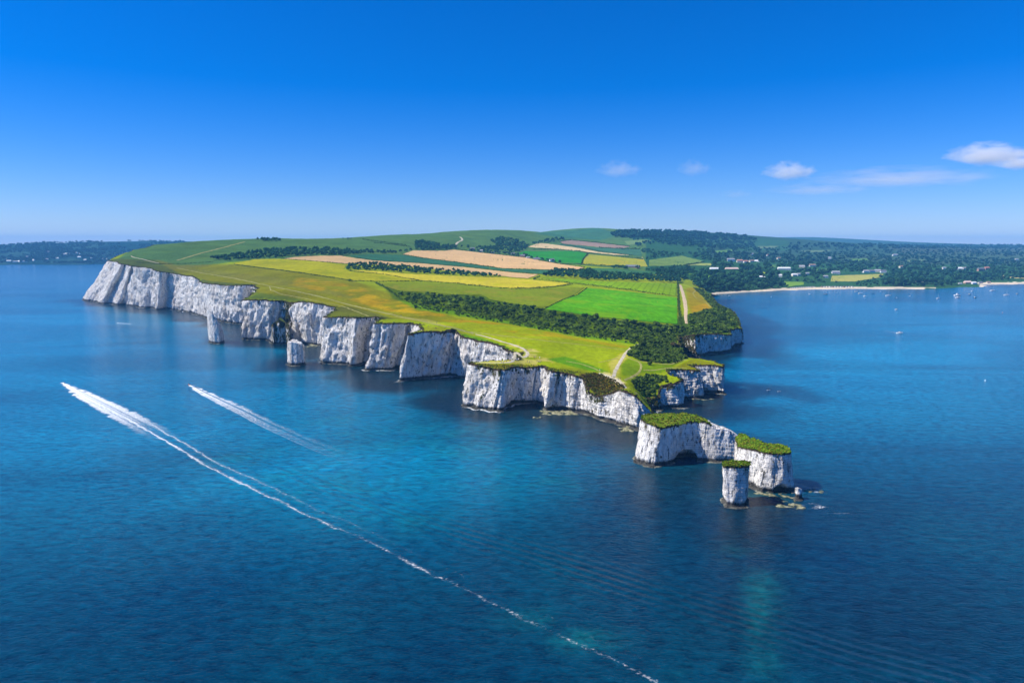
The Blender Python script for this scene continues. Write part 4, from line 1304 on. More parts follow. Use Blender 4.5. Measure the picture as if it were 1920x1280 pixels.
# ------------------------------------------------------------------ paths and tracks
def ribbon(name, px, width, mat, label, lift=0.16, kind='structure', wob=0.25, step=2.0):
    P = np.array(px, float)
    D = []
    for a, b in zip(P[:-1], P[1:]):
        k = max(1, int(np.hypot(*(b - a)) / step))
        for q in range(k): D.append(a + (b - a) * q / k)
    D.append(P[-1])
    W3 = cast([d[0] for d in D], [d[1] for d in D])
    W3 = W3[~np.isnan(W3[:, 0])]
    # smooth and re-space on the ground
    C = [W3[0]]
    for p in W3[1:]:
        L = np.hypot(*(p[:2] - C[-1][:2]))
        k = max(1, int(L / 4))
        o = C[-1]
        for q in range(1, k + 1): C.append(o + (p - o) * q / k)
    C = np.array(C)
    for c in (0, 1):
        e = np.concatenate([np.repeat(C[:1, c], 3), C[:, c], np.repeat(C[-1:, c], 3)])
        C[:, c] = np.convolve(e, np.ones(7) / 7, 'valid')
    n = len(C)
    d = np.gradient(C[:, :2], axis=0)
    nn = np.stack([d[:, 1], -d[:, 0]], 1)
    nn /= np.linalg.norm(nn, axis=1, keepdims=True) + 1e-9
    s = np.arange(n) * 1.3
    wv = np.interp(np.linspace(0, 1, n), np.linspace(0, 1, len(np.atleast_1d(width))), np.atleast_1d(width)) if np.ndim(width) else np.full(n, width)
    L = wv / 2 * (1 + wob * noise3(s, 1.5, 0))
    Rr = wv / 2 * (1 + wob * noise3(s, 7.5, 0))
    cols = []
    for f in (-1, -0.33, 0.33, 1):
        o = nn * (np.where(f < 0, L, Rr) * f)[:, None]
        x, y = C[:, 0] + o[:, 0], C[:, 1] + o[:, 1]
        cols.append(np.stack([x, y, land_z(x, y) + lift - (0.1 if abs(f) == 1 else 0)], 1))
    Vv = np.stack(cols, 1).reshape(-1, 3)
    Fs = []
    for i in range(n - 1):
        for q in range(3):
            Fs.append((i * 4 + q, i * 4 + q + 1, (i + 1) * 4 + q + 1, (i + 1) * 4 + q))
    Fs = np.array(Fs)
    o = link(name, np_mesh(name, Vv, [Fs], smooth=True), mat)
    return tag(o, label, kind=kind)
def mat_path(name, c, c2):
    k = NT(name)
    n = k.noise(k.mapped(), 0.35, 4, 0.7)
    k.diffuse(k.mix(k.maprange(n, 0.4, 0.65), c, c2), k.bump(n, .3, .5))
    return k.m
M['chalk_path'] = mat_path('chalk_path', (.55, .49, .36), (.38, .33, .19))
M['worn_path'] = mat_path('worn_path', (.34, .31, .12), (.22, .23, .04))
M['sand_track'] = mat_path('sand_track', (.56, .44, .28), (.42, .31, .18))
M['sand'] = mat_path('beach_sand', (.50, .43, .32), (.40, .34, .24))
ribbon('farm_track', [(1275, 533.5), (1280, 548), (1284, 565), (1286, 580), (1285.5, 597), (1287.5, 609)], [6, 6.5, 6, 6, 5, 3], M['sand_track'], 'broad sandy track running beside the vivid green field', 0.22)
for pl, w, mt, lb in (
    ([(1300, 538), (1306, 543), (1299, 550), (1304, 558), (1322, 566), (1333, 577)], 1.6, 'worn_path', 'faint footpath curving through the small cliff meadow'),
    ([(1211, 639.5), (1200, 645), (1185, 651), (1174, 659), (1169, 668), (1161, 682), (1152, 698), (1150, 708)], [1.6, 2, 2.2, 2.4, 2.6, 2.6, 2.4], 'chalk_path', 'trodden chalk path from the scrub down to the tip'),
    ([(1172, 668), (1184, 674), (1198, 677), (1203, 685), (1202, 694), (1192, 703), (1180, 709), (1168, 712)], 1.8, 'worn_path', 'looping path round the small green mound'),
    ([(1198, 677), (1220, 679), (1245, 683), (1262, 682), (1275, 676), (1290, 674)], 1.6, 'worn_path', 'footpath along the northern cliff edge'),
    ([(1205, 694), (1230, 694), (1250, 690), (1268, 689), (1290, 690)], 1.3, 'worn_path', 'thin path out to the middle northern buttress'),
    ([(1121, 698.5), (1135, 703), (1147, 709), (1158, 714), (1168, 722), (1176, 729)], [2, 2.6, 4.2, 5, 3, 1.6], 'chalk_path', 'bare white path going down to the narrow ridge'),
    ([(1188, 735.5), (1197, 738), (1203, 748), (1210, 758)], 1.1, 'worn_path', 'knife edge path along the crest of the ridge'),
    ([(886, 680.6), (905, 680.6), (930, 681), (955, 679.5), (980, 672), (992, 664), (984, 655), (965, 647), (940, 640), (915, 632), (890, 626)], [1.2, 1.2, 1.5, 2, 2.6, 3.0, 2.6, 2.2, 2, 1.8, 1.8], 'chalk_path', 'worn path round the head of the cove and out along the promontory'),
    ([(890, 626), (850, 615), (800, 604), (760, 595), (700, 582), (650, 570), (600, 556), (560, 547), (505, 536), (440, 522), (380, 512), (330, 502)], [2.4, 2.6, 2.6, 3, 3, 3, 3, 3, 3, 3, 3], 'worn_path', 'long pale coast path along the cliff tops'),
    ([(880, 622), (930, 628), (1000, 636), (1080, 645), (1150, 653), (1176, 657)], 1.5, 'worn_path', 'straight faint path across the yellow meadow'),
    ([(700, 596), (664, 582), (640, 573), (610, 568), (575, 560), (525, 551), (508, 544), (505, 537)], 1.6, 'worn_path', 'narrow path close to the edge of the cliffs'),
    ([(786, 607), (812, 608), (840, 613), (870, 619)], 1.6, 'worn_path', 'short path above the square headland'),
    ([(1060, 677), (1085, 681), (1110, 689), (1128, 697)], 1.4, 'worn_path', 'short path over the green hollow'),
    ([(1120, 680), (1140, 676), (1158, 671)], 1.2, 'worn_path', 'short link path near the tip'),
    ([(245, 480), (252, 483), (275, 488), (290, 492), (300, 494)], 2.2, 'chalk_path', 'white path at the brow of the far left cliff'),
    ([(857, 462), (855, 458), (859, 454), (867, 450), (866, 447), (862, 444)], 7, 'chalk_path', 'white chalk track zigzagging up the far hill'),
    ([(1210, 500.5), (1208, 495), (1207, 489), (1204, 482)], 5, 'worn_path', 'lane beside the square yellow field'),
    ([(330, 489), (380, 474), (420, 464), (460, 453)], 6, 'worn_path', 'pale line across the left hill pasture')):
    ribbon('footpath', pl, w, M[mt], lb, 0.14 if pl[0][1] > 560 else 0.3)

# beaches
def beach(px, back, label):
    W0 = [at_z(a, b, -0.35) for a, b in px]
    n = len(W0)
    P, Bk = np.array(W0), np.array([at_z(a, b, 2.2) for a, b in back])
    Vs = []
    for f in np.linspace(0, 1, 5):
        Q_ = P * (1 - f) + Bk * f
        Q_[:, 2] = -0.6 + 3.1 * f ** 0.8
        Vs.append(Q_)
    Vs = np.concatenate(Vs)
    Fs = np.array([(r * n + i, r * n + i + 1, (r + 1) * n + i + 1, (r + 1) * n + i) for r in range(4) for i in range(n - 1)])
    o = link('beach', np_mesh('beach', Vs, [Fs], smooth=True), M['sand'])
    return tag(o, label, kind='structure')
beach([(1336, 552), (1370, 550.2), (1400, 548), (1440, 545.6), (1480, 543.8), (1530, 542.4), (1600, 541.9), (1660, 541.8), (1725, 541.6), (1755, 541)],
      [(1336, 548.6), (1370, 546.8), (1400, 544.6), (1440, 542.3), (1480, 540.5), (1530, 538.6), (1600, 537.8), (1660, 538.4), (1725, 538.8), (1755, 539)], 'narrow pale sand beach below the woods')
beach([(1838, 534.2), (1870, 533.6), (1900, 532.8), (1960, 532.4), (2050, 532)], [(1838, 531.6), (1870, 530.8), (1900, 529.6), (1960, 529.4), (2050, 529)], 'pale beach at the right edge beyond the wooded point')

# ------------------------------------------------------------------ far shore on the left
def far_land():
    px = np.concatenate([np.arange(-1500, -420, 30.0), np.arange(-420, 560, 5.0)])
    nR = 40
    top_px = [-420, -200, 0, 47, 73, 100, 114, 148, 234, 294, 330, 339, 350, 380, 450, 560]
    top_py = [462, 460, 459, 457, 454.7, 454.4, 455.6, 453.6, 452.5, 452.0, 452.6, 451.2, 452.6, 453, 454, 458]
    sh_py = np.interp(px, [-420, 0, 141, 186, 400, 560], [498, 496.6, 496, 495, 491, 489])
    tp = np.interp(px, top_px, top_py)
    Vs, cs = [], []
    for i in range(nR):
        f = i / (nR - 1)
        S_ = np.array([at_z(a, b, 0) for a, b in zip(px, sh_py)])
        Yr = 5600.0
        f2 = f * 1.35
        Yv = S_[:, 1] + (Yr - S_[:, 1]) * f2
        tt = ray(px, tp)[0]
        zr = at_y(px, tp, Yr)[2]
        g = np.clip(f2, 0, 1)
        sm = 0.04 * np.clip(g * 30, 0, 1) + 0.96 * (g * g * (3 - 2 * g)) * 0.6 + 0.96 * g * 0.4
        z = zr * sm - 1.5 * (f2 <= 0) - np.clip(f2 - 1, 0, 1) * 90
        x = tt * Yv
        z = z + np.clip(g * 4, 0, 1) * np.clip((1 - g) * 6, 0.06, 1) * 5 * fbm(x / 220, Yv / 220, 3)
        Vs.append(np.stack([x, Yv, z], 1))
        c = np.full((len(px), 3), (.010, .046, .042))
        q = np.clip(fbm(x / 130, Yv / 160, 7) * 1.6, 0, 1)[:, None]
        c = c * (1 - q) + np.array((.030, .085, .060)) * q
        cs.append(c)
    n = len(px)
    Fs = np.array([(r * n + i, r * n + i + 1, (r + 1) * n + i + 1, (r + 1) * n + i) for r in range(nR - 1) for i in range(n - 1)])
    A = np.array(Vs)
    o = link('far_hills', np_mesh('far_hills', A.reshape(-1, 3), [Fs], col=np.array(cs).reshape(-1, 3), smooth=True), M['turf'])
    tag(o, 'long low wooded hills across the bay on the left', kind='structure')
    return A
FARA = far_land()
def far_cast(px, py):
    t, m = ray(px, py)
    j = np.argmin(np.abs(FARA[0, :, 0] / FARA[0, :, 1] - t))
    zr = H + m * FARA[:, j, 1]
    k = np.nonzero(FARA[:, j, 2] >= zr)[0]
    if not len(k): return None
    k = k[0]
    return np.array([t * FARA[k, j, 1], FARA[k, j, 1], FARA[k, j, 2]])

# ------------------------------------------------------------------ woods, scrub and hedges
def lin(c, k=1.0): return tuple(np.array(c) * k)
G_DARK, G_MID, G_BLUE, G_LITE, G_BRN = (.058, .096, .016), (.095, .150, .022), (.020, .068, .028), (.095, .155, .022), (.105, .085, .034)
BUSH_ME = [crown_mesh('crown', 4.2, 4.6, 0.2, 7, 330, 0.55, 200 + i, c) for i, c in enumerate((G_DARK, G_MID, G_MID, G_DARK, (.034, .07, .016), (.055, .10, .02)))]
BUSH_LITE = [crown_mesh('crown', 3.6, 3.0, 0.1, 6, 260, 0.5, 230 + i, c) for i, c in enumerate((G_LITE, (.085, .14, .02)))]
BUSH_BROWN = [crown_mesh('crown', 4.6, 4.2, 0.2, 7, 340, 0.5, 240, G_BRN)]
STEM_ME = [trunk_mesh(1.6, 0.22, 250 + i) for i in range(3)]
TREE_ME = [crown_mesh('crown', 6.0, 9.0, 3.0, 9, 420, 0.85, 260 + i, c) for i, c in enumerate(((.018, .068, .040), (.024, .070, .028), (.028, .092, .048), (.040, .108, .044), (.014, .055, .040)))]
TRUNK_ME = [trunk_mesh(4.2, 0.38, 270 + i) for i in range(3)]
P_BUSH = [proto(4.2, 4.4, 0.1, 5, 70, 0.95, 300 + i, c) for i, c in enumerate((G_DARK, G_MID, (.034, .07, .016), G_LITE))]
P_TREE = [proto(6.0, 9.0, 2.0, 6, 60, 1.5, 320 + i, c) for i, c in enumerate(((.018, .066, .036), (.020, .062, .030), (.026, .088, .046), (.036, .104, .046), (.012, .050, .036)))]
P_FAR = [proto(7.0, 8.0, 0.5, 4, 26, 2.6, 340 + i, c) for i, c in enumerate(((.010, .048, .044), (.013, .054, .042), (.018, .066, .048)))]  # blue of distant haze mixed into these leaf colours

def px_scatter(poly, n, mind, avoid=(), seed=0):
    r = np.random.default_rng(seed)
    P = np.array(poly)
    out = []
    grid = {}
    c = 0
    for _ in range(40):
        x = r.uniform(P[:, 0].min(), P[:, 0].max(), n * 3)
        y = r.uniform(P[:, 1].min(), P[:, 1].max(), n * 3)
        ok = in_poly(x, y, poly)
        for a in avoid: ok &= ~in_poly(x, y, a)
        W3 = cast(x[ok], y[ok])
        for p in W3:
            if np.isnan(p[0]): continue
            d = mind * max(1.0, p[1] / 1500)
            k = (int(p[0] // d), int(p[1] // d))
            if any((k[0] + a, k[1] + b) in grid and np.hypot(*(grid[(k[0] + a, k[1] + b)] - p[:2])) < d for a in (-1, 0, 1) for b in (-1, 0, 1)): continue
            grid[k] = p[:2]
            out.append(p)
            if len(out) >= n: return np.array(out)
        c += 1
        if c > 6: break
    return np.array(out)

def plant(name, cat, p, crowns, stems, s, label, group, sz=1.0, first={}):
    me = crowns[rng.integers(len(crowns))]
    st = stems[rng.integers(len(stems))]
    root = empty(name, (p[0], p[1], p[2] - 0.1), rng.uniform(0, 6.28))
    root.scale = (s * rng.uniform(.85, 1.15), s * rng.uniform(.85, 1.15), s * sz * rng.uniform(.8, 1.2))
    tag(root, label, cat, group)
    a = bpy.data.objects.new('crown', me); COL.objects.link(a); a.parent = root
    b = bpy.data.objects.new('trunk' if cat == 'tree' else 'stem', st); COL.objects.link(b); b.parent = root
    return root

W_SCRUB = [(742, 548), (775, 551), (809, 553), (853, 556), (900, 557), (919, 565), (960, 573), (1017, 581), (1042, 587), (1125, 599), (1208, 607), (1258, 612), (1262, 626), (1230, 634), (1205, 640), (1195, 640), (1150, 635), (1100, 626), (1030, 612), (962, 603), (935, 599), (905, 592), (880, 584), (855, 583), (820, 575), (790, 573), (768, 565), (750, 555)]
W_NORTH = [(1262, 614), (1290, 612), (1312, 610), (1340, 614), (1368, 616), (1372, 622), (1340, 624), (1308, 626), (1284, 628), (1268, 640), (1266, 652), (1280, 664), (1288, 671), (1264, 681), (1230, 680), (1198, 675), (1180, 667), (1178, 662), (1190, 652), (1211, 640), (1235, 634), (1262, 627)]
W_R6 = [(1292, 592), (1321, 584), (1335, 580), (1351, 577), (1366, 585), (1378, 600), (1378, 612), (1350, 612), (1310, 608), (1290, 608)]
W_COAST = [(1326, 552), (1334, 558), (1342, 569), (1348, 575), (1338, 578), (1322, 562), (1306, 545), (1300, 540), (1312, 541)]
W_SLOPE = [(1186, 714), (1200, 708), (1225, 704), (1246, 707), (1252, 716), (1240, 724), (1240, 741), (1222, 747), (1208, 747), (1200, 736), (1188, 724)]
GREEN_GAP = [(795, 574), (830, 572), (890, 585), (905, 597), (870, 592), (820, 583)]
bushes = []
for poly, n, md, lab, grp, sd in ((W_SCRUB, 340, 5.2, 'dark rounded bush in the long belt of scrub below the fields', 'bushes in the long scrub belt', 1),
                                  (W_NORTH, 130, 5.0, 'green bush in the thicket behind the northern cove', 'bushes of the northern thicket', 2),
                                  (W_R6, 70, 5.6, 'bush on the cliff top between the sandy track and the bay', 'bushes beside the track end', 3),
                                  (W_COAST, 46, 6.5, 'bush along the sloping bay cliff beyond the small meadow', 'bushes on the bay cliff', 4),
                                  (W_SLOPE, 36, 3.6, 'bush clinging to the shaded slope north of the ridge', 'bushes on the shaded slope', 5)):
    for p in px_scatter(poly, n, md, (GREEN_GAP,), sd): bushes.append((p, lab, grp))
print('bushes', len(bushes))
bushes.sort(key=lambda b: b[0][1])
near, rest = bushes[:285], bushes[285:]
for p, lab, grp in near:
    s = rng.choice([.5, .65, .8, 1.0, 1.3], p=[.25, .3, .25, .14, .06]) * rng.uniform(.85, 1.1) * (0.6 if 'shaded' in lab else 1.0)
    light = rng.random() < .2
    x, y = project(*p)
    if 'long belt' in lab:
        up = np.interp(x, [742, 809, 900, 960, 1042, 1125, 1208, 1262], [548, 553, 557, 573, 587, 599, 607, 613])
        dn = np.interp(x, [742, 820, 880, 905, 962, 1030, 1100, 1195, 1262], [553, 575, 585, 592, 603, 612, 626, 640, 627])
        f_ = (y - up) / max(dn - up, 1)
        lab = ('yellowish green' if light else 'dark green') + ' bush, ' + ('upper edge' if f_ < .34 else 'heart' if f_ < .67 else 'lower edge') + ' of the scrub belt ' + ('at its narrow far end' if x < 860 else 'below the olive field' if x < 960 else 'at its bend below the olive field' if x < 1040 else "under the vivid field's left half" if x < 1130 else "under the vivid field's right half" if x < 1210 else 'at its end near the track')
    elif 'thicket' in lab:
        lab = ('yellowish green' if light else 'dark green') + ' bush in the thicket ' + ('just above the looping path' if y > 662 else 'beside the chalk path' if x < 1225 else 'on the brink of the northern cove' if x > 1285 else 'between the chalk path and the northern cove')
    elif light: lab = 'pale ' + lab
    plant('bush', 'bush', p, BUSH_LITE if light else BUSH_ME, STEM_ME, s, lab, grp, 0.85)
plant('bush', 'bush', cast([1266], [652])[0], BUSH_BROWN, STEM_ME, 1.25, 'round brownish bush on the brink above the northern cove', None)
plant('bush', 'bush', cast([1218], [684])[0], BUSH_ME, STEM_ME, .55, 'lone small dark bush in the grass of the tip', None)
plant('bush', 'bush', cast([1118], [597])[0], BUSH_ME, STEM_ME, 1.2, 'isolated dark bush at the lower edge of the vivid green field', None)
plant('bush', 'bush', cast([656], [527])[0], BUSH_ME, STEM_ME, .8, 'single dark bush at the near corner of the barley', None)
plant('bush', 'bush', cast([837], [578])[0], BUSH_ME, STEM_ME, .7, 'small bush standing in the bright bracken below the scrub', None)
gp, gs = [b[0] for b in rest], [rng.uniform(.6, 1.05) for b in rest]
for poly, n, md, sd in ((W_SCRUB, 700, 2.8, 11), (W_NORTH, 420, 2.4, 12), (W_R6, 420, 2.6, 13), (W_COAST, 260, 3, 14), ([(1340, 560), (1352, 572), (1372, 583), (1384, 598), (1388, 612), (1376, 606), (1362, 586), (1345, 575)], 240, 2.6, 17), ([(1270, 625), (1300, 622), (1345, 620), (1380, 614), (1385, 618), (1345, 626), (1300, 628), (1280, 640)], 200, 2.4, 18), (W_SLOPE, 260, 1.6, 15), ([(760, 562), (800, 573), (880, 588), (1000, 610), (1110, 629), (1190, 640), (1195, 645), (1100, 634), (990, 614), (860, 592), (780, 578)], 200, 2.5, 16)):
    q = px_scatter(poly, n, md, (), sd)
    gp += list(q); gs += list(rng.uniform(.28, .55, len(q)))
scatter_stuff('scrub', np.array(gp), np.array(gs), P_BUSH, 'low tangled scrub and bracken filling the thickets')

# brown bracken and heath on the steep slope above the isthmus, rank grass in hollows
q = px_scatter([(1090, 702), (1120, 700), (1150, 712), (1172, 726), (1158, 731), (1138, 741), (1118, 744), (1102, 736), (1096, 716)], 420, 1.1, (), 21)
BRACKEN = [proto(1.0, 0.9, 0.0, 2, 18, 0.42, 400 + i, c, core=False) for i, c in enumerate(((.13, .085, .022), (.10, .10, .018), (.16, .11, .03), (.07, .09, .018)))]
scatter_stuff('bracken', q, rng.uniform(.6, 1.3, len(q)), BRACKEN, 'brown bracken on the slope above the narrow neck')
q = px_scatter([(880, 681), (935, 684), (1000, 684), (1040, 691), (1090, 698), (1060, 703), (1010, 690), (985, 694), (940, 694), (905, 689)], 330, 1.1, (), 22)
scatter_stuff('rank_grass', q, rng.uniform(.4, .9, len(q)), TUFT, 'rough tussocks on the lip of the promontory')

# woods as masses of trees
def belt(poly, n, md, protos, lo, hi, sd, store):
    q = px_scatter(poly, n, md, FIELD_POLYS, sd)
    for p in q: store.append((p, rng.uniform(lo, hi) * (1 + max(0, p[1] - 1800) / 6000)))
HOUSES = [  # px, py, width px, depth, storeys, wall, roof, label
    (1370, 490, 15, 'white', 'grey', 'large white house among trees at the left of the village'), (1387, 492.5, 11, 'cream', 'red', 'cream house with red roof beside the large white house'), (1398, 492.5, 9, 'white', 'red', 'white house with red roof next along the village rise'),
    (1409, 491.5, 9, 'cream', 'brown', 'cream cottage with brown roof on the village rise'), (1419, 490.5, 9, 'white', 'pale', 'white bungalow at the end of the village rise'), (1372, 505.5, 25, 'brick', 'redpale', 'long low building with a pale red roof below the village'),
    (1339, 505.5, 17, 'white', 'pale', 'long low white roofed building nearest the headland'), (1470, 506, 24, 'white', 'pale', 'big white flat roofed house in mid village'), (1489, 518, 10, 'cream', 'pale', 'small pale house above the beach slope'),
    (1498, 517, 9, 'white', 'grey', 'white cottage beside the small pale house'), (1523, 499.5, 12, 'white', 'brown', 'white house with brown roof in the upper trees'), (1503, 502, 11, 'cream', 'grey', 'cream house with grey roof half hidden by trees'),
    (1514, 515.5, 8, 'white', 'grey', 'little white house right of the cottage'), (1567, 513, 14, 'lilac', 'grey', 'pale house at the top left of the tan meadow'), (1623, 511, 11, 'white', 'grey', 'first white villa above the tan meadow'),
    (1634, 510.5, 11, 'white', 'slate', 'second villa with slate roof above the tan meadow'), (1645, 510, 11, 'cream', 'grey', 'third villa above the tan meadow'), (1656, 511, 10, 'white', 'slate', 'fourth villa at the right of the tan meadow'),
    (1678, 479.5, 9, 'white', 'grey', 'lone white house on the distant heath'), (1770, 504.5, 7, 'white', 'grey', 'small house deep in the point woods'), (1798, 505.5, 11, 'white', 'pale', 'white house right of the point woods'),
    (1808, 505, 8, 'cream', 'grey', 'cream house beside the white one in the far trees'), (1839, 508, 13, 'brick', 'slate', 'tall brick hotel in the trees above the right beach'), (1850, 506, 9, 'brick', 'red', 'brick house beside the tall hotel'),
    (1429, 522.5, 10, 'white', 'pale', 'white house just above the woods by the bay'), (1185, 501.5, 26, 'brick', 'slate', 'big dark roofed barn in the trees below the yellow field'),
    (886, 469.5, 9, 'brick', 'slate', 'grey roofed farmhouse at the hamlet west end'), (902, 473, 7, 'cream', 'grey', 'cream cottage in the hamlet'), (923, 475.5, 8, 'lilac', 'slate', 'hamlet barn with slate roof'), (962, 479, 8, 'cream', 'slate', 'cream hamlet house among trees'),
    (980, 482.5, 9, 'brick', 'slate', 'stone house in the middle of the hamlet'), (1006, 487.5, 13, 'brick', 'slate', 'long hamlet barn beside the tan field'), (990, 484.5, 7, 'cream', 'grey', 'small cottage beside the long hamlet barn'), (1035, 490.5, 9, 'white', 'slate', 'white hamlet house at the east end'),
    (1906, 488, 6, 'white', 'grey', 'tiny white house on the right hand heath'), (1548, 521, 8, 'white', 'grey', 'white cottage behind the beach path'), (1462, 519, 8, 'white', 'pale', 'white cottage left of the beach slope'), (1690, 502, 8, 'cream', 'brown', 'cream house hidden behind the point woods'), (1410, 478, 6, 'white', 'grey', 'white house on the wooded hillside'), (1440, 480, 6, 'white', 'red', 'red roofed house on the wooded hillside'), (1460, 486, 7, 'cream', 'brown', 'brown roofed house on the wooded hillside'), (1555, 485, 6, 'white', 'grey', 'small house on the heath edge')]
CLEAR = [[(x - w * .55, y - 3), (x + w * .55, y - 3), (x + w * .55, y + 7.5), (x - w * .55, y + 7.5)] for x, y, w, *_ in HOUSES if y > 470]
woods = []
A_ = FIELD_POLYS
W3 = [(387, 487), (420, 483), (450, 477), (470, 474), (500, 470), (550, 467), (600, 468), (660, 470), (700, 472.5), (740, 473.5), (771, 470), (774, 472), (740, 475.5), (690, 477), (650, 479), (590, 480), (545, 482), (520, 485), (477, 486), (430, 490)]
belt(W3, 420, 5.5, P_TREE, .45, .85, 31, woods)
belt([(648, 507), (655, 499), (669, 496), (696, 495.5), (774, 502), (820, 507), (860, 509), (910, 516), (949, 521), (949, 522), (853, 518), (766, 513), (700, 508)], 260, 4.5, P_TREE, .4, .7, 32, woods)
belt([(779, 456), (792, 453), (836, 463), (857, 464), (853, 469), (831, 470.5), (781, 471)], 170, 7, P_TREE, .6, 1.0, 33, woods)
belt([(862, 464), (912, 470), (940, 472), (973, 474), (993, 463), (1045, 454), (1059, 447), (1030, 450), (989, 461), (965, 450), (940, 447), (919, 452), (935, 462), (905, 466)], 300, 8, P_TREE, .6, 1.0, 34, woods)
belt([(870, 470), (905, 474), (960, 480), (1010, 487), (1060, 496), (1050, 494), (1005, 483), (960, 476), (905, 470)], 70, 8, P_TREE, .5, .8, 35, woods)
belt([(1017, 518.5), (1044, 508), (1073, 509), (1100, 508), (1129, 514), (1179, 516), (1262, 515), (1287, 519), (1273, 530), (1125, 526.5), (1080, 523)], 420, 5.5, P_TREE, .5, .85, 36, woods)
belt([(1146, 502), (1165, 501), (1177, 502), (1180, 505), (1150, 504)], 22, 6, P_TREE, .5, .8, 37, woods)
belt([(1194, 502), (1200, 503), (1192, 504)], 5, 6, P_TREE, .5, .8, 38, woods)
belt([(1212, 508), (1277, 501), (1302, 506), (1300, 516), (1267, 515), (1221, 511)], 130, 6, P_TREE, .6, 1.0, 39, woods)
belt([(478, 450), (520, 450), (528, 452), (500, 453)], 40, 7, P_TREE, .5, .8, 40, woods)
belt([(640, 448.5), (660, 448.3), (655, 449.3)], 6, 8, P_TREE, .3, .5, 41, woods)
belt([(1170, 434), (1260, 434.5), (1333, 438.5), (1400, 445), (1420, 452), (1330, 450), (1250, 446), (1190, 447), (1150, 444), (1140, 438)], 420, 16, P_FAR, 1.1, 1.6, 42, woods)
belt([(1180, 449), (1260, 447), (1330, 452), (1420, 455), (1400, 470), (1300, 463), (1250, 460), (1225, 456), (1195, 462)], 300, 14, P_FAR, .8, 1.2, 43, woods)
belt([(1126, 466), (1200, 467), (1230, 471), (1225, 478), (1205, 474), (1123, 467)], 40, 9, P_TREE, .5, .8, 44, woods)
belt([(1210, 486), (1225, 478), (1245, 474), (1290, 478), (1281, 480), (1217, 488)], 60, 9, P_TREE, .5, .9, 45, woods)
V_LOW = [(1290, 476), (1330, 470), (1400, 474), (1480, 478), (1560, 484), (1640, 492), (1700, 498), (1760, 496), (1830, 500), (1920, 500), (1940, 520), (1920, 526), (1850, 529), (1800, 530), (1790, 536), (1740, 538.5), (1650, 537.5), (1560, 537.5), (1510, 538.5), (1480, 540), (1420, 543), (1380, 545.8), (1345, 548), (1325, 549), (1300, 535), (1290, 522), (1305, 512), (1336, 506), (1330, 492), (1300, 484)]
AV = A_ + CLEAR + [[(1476, 533), (1530, 533), (1605, 531), (1605, 541), (1530, 541.5), (1476, 543)], [(1545, 514), (1668, 510), (1660, 522), (1600, 531), (1548, 531)]]
q = px_scatter(V_LOW, 2000, 8.5, AV, 46)
for p in q:
    x, y = project(*p)
    small = .55 if 1466 < x < 1664 and y > 524 else 1.0
    woods.append((p, rng.choice([.6, .8, 1.0, 1.25, 1.5]) * rng.uniform(.85, 1.15) * small))
q = px_scatter([(1290, 470), (1400, 462), (1520, 466), (1700, 470), (1930, 468), (1930, 498), (1830, 497), (1700, 496), (1560, 482), (1400, 472)], 900, 15, AV, 47)
q = q[fbm(q[:, 0] / 500, q[:, 1] / 900, 5) > -0.25]
for p in q: woods.append((p, rng.uniform(.8, 1.3)))
q = px_scatter([(1480, 458), (1930, 460), (1930, 468), (1480, 466)], 500, 30, (), 48)
for p in q: woods.append((p, rng.uniform(1.2, 2.0)))
# the nearest of them stand as trees of their own
def grp_of(p):
    x, y = project(*p)
    if x > 1330:
        edge = np.interp(x, [1330, 1400, 1470, 1560, 1740, 1790, 1920], [549, 544.5, 539, 537, 538, 535, 528])
        row = 'front row' if y > edge - 4 else 'second rank' if y > edge - 9 else 'upper part'
        return 'leafy tree, ' + row + ' of the woods ' + ('at the foot of the bay cliff' if x < 1352 else 'just left of the beach corner' if x < 1375 else 'over the left end of the beach' if x < 1400 else 'left of the wooded knoll' if x < 1430 else 'on the knoll left of the huts' if x < 1485
            else 'behind the straight row of huts' if x < 1540 else 'below the tan meadow' if x < 1610 else 'behind the right half of the beach' if x < 1700 else 'on the dark wooded point' if x < 1795 else 'behind the right hand beach'), 'trees above the beach'
    if x > 1290: return 'dense tree on the bay cliff behind the sandy track', 'trees behind the track'
    if x > 1010: return 'dark tree in the belt behind the light green field', 'trees behind the tramlined field'
    if x > 640 and y > 492: return 'dark tree in the hedge wood between tan field and barley', 'trees of the hedge wood'
    if x > 775: return 'tree on the hillside by the hamlet', 'trees by the hamlet'
    return 'tree of the long wood along the left hill', 'trees of the left hill wood'
woods.sort(key=lambda w: w[0][1] - (900 if (w[0][0] / w[0][1]) > .28 and w[0][1] < 2120 else 0))
for p, s in woods[:292]:
    lab, grp = grp_of(p)
    plant('tree', 'tree', p, TREE_ME, TRUNK_ME, s * .95, lab, grp)
P_, S_ = np.array([w[0] for w in woods[292:]]), np.array([w[1] for w in woods[292:]])
k = P_[:, 1] < 2900
scatter_stuff('woodland', P_[k], S_[k], P_TREE, 'woods of the bay, the hamlet and the field edges')
scatter_stuff('distant_woodland', P_[~k], S_[~k], P_FAR, 'far off woods on the blue hills')
fp, fs = [], []
for _ in range(2600):
    a, b = rng.uniform(-20, 345), rng.uniform(452, 496)
    p = far_cast(a, b)
    if p is not None and fbm(p[0] / 260, p[1] / 300, 2) > -.35:
        fp.append(p); fs.append(rng.uniform(.8, 1.5))
scatter_stuff('distant_woodland', np.array(fp), np.array(fs), P_FAR, 'trees covering the far hills across the bay on the left')

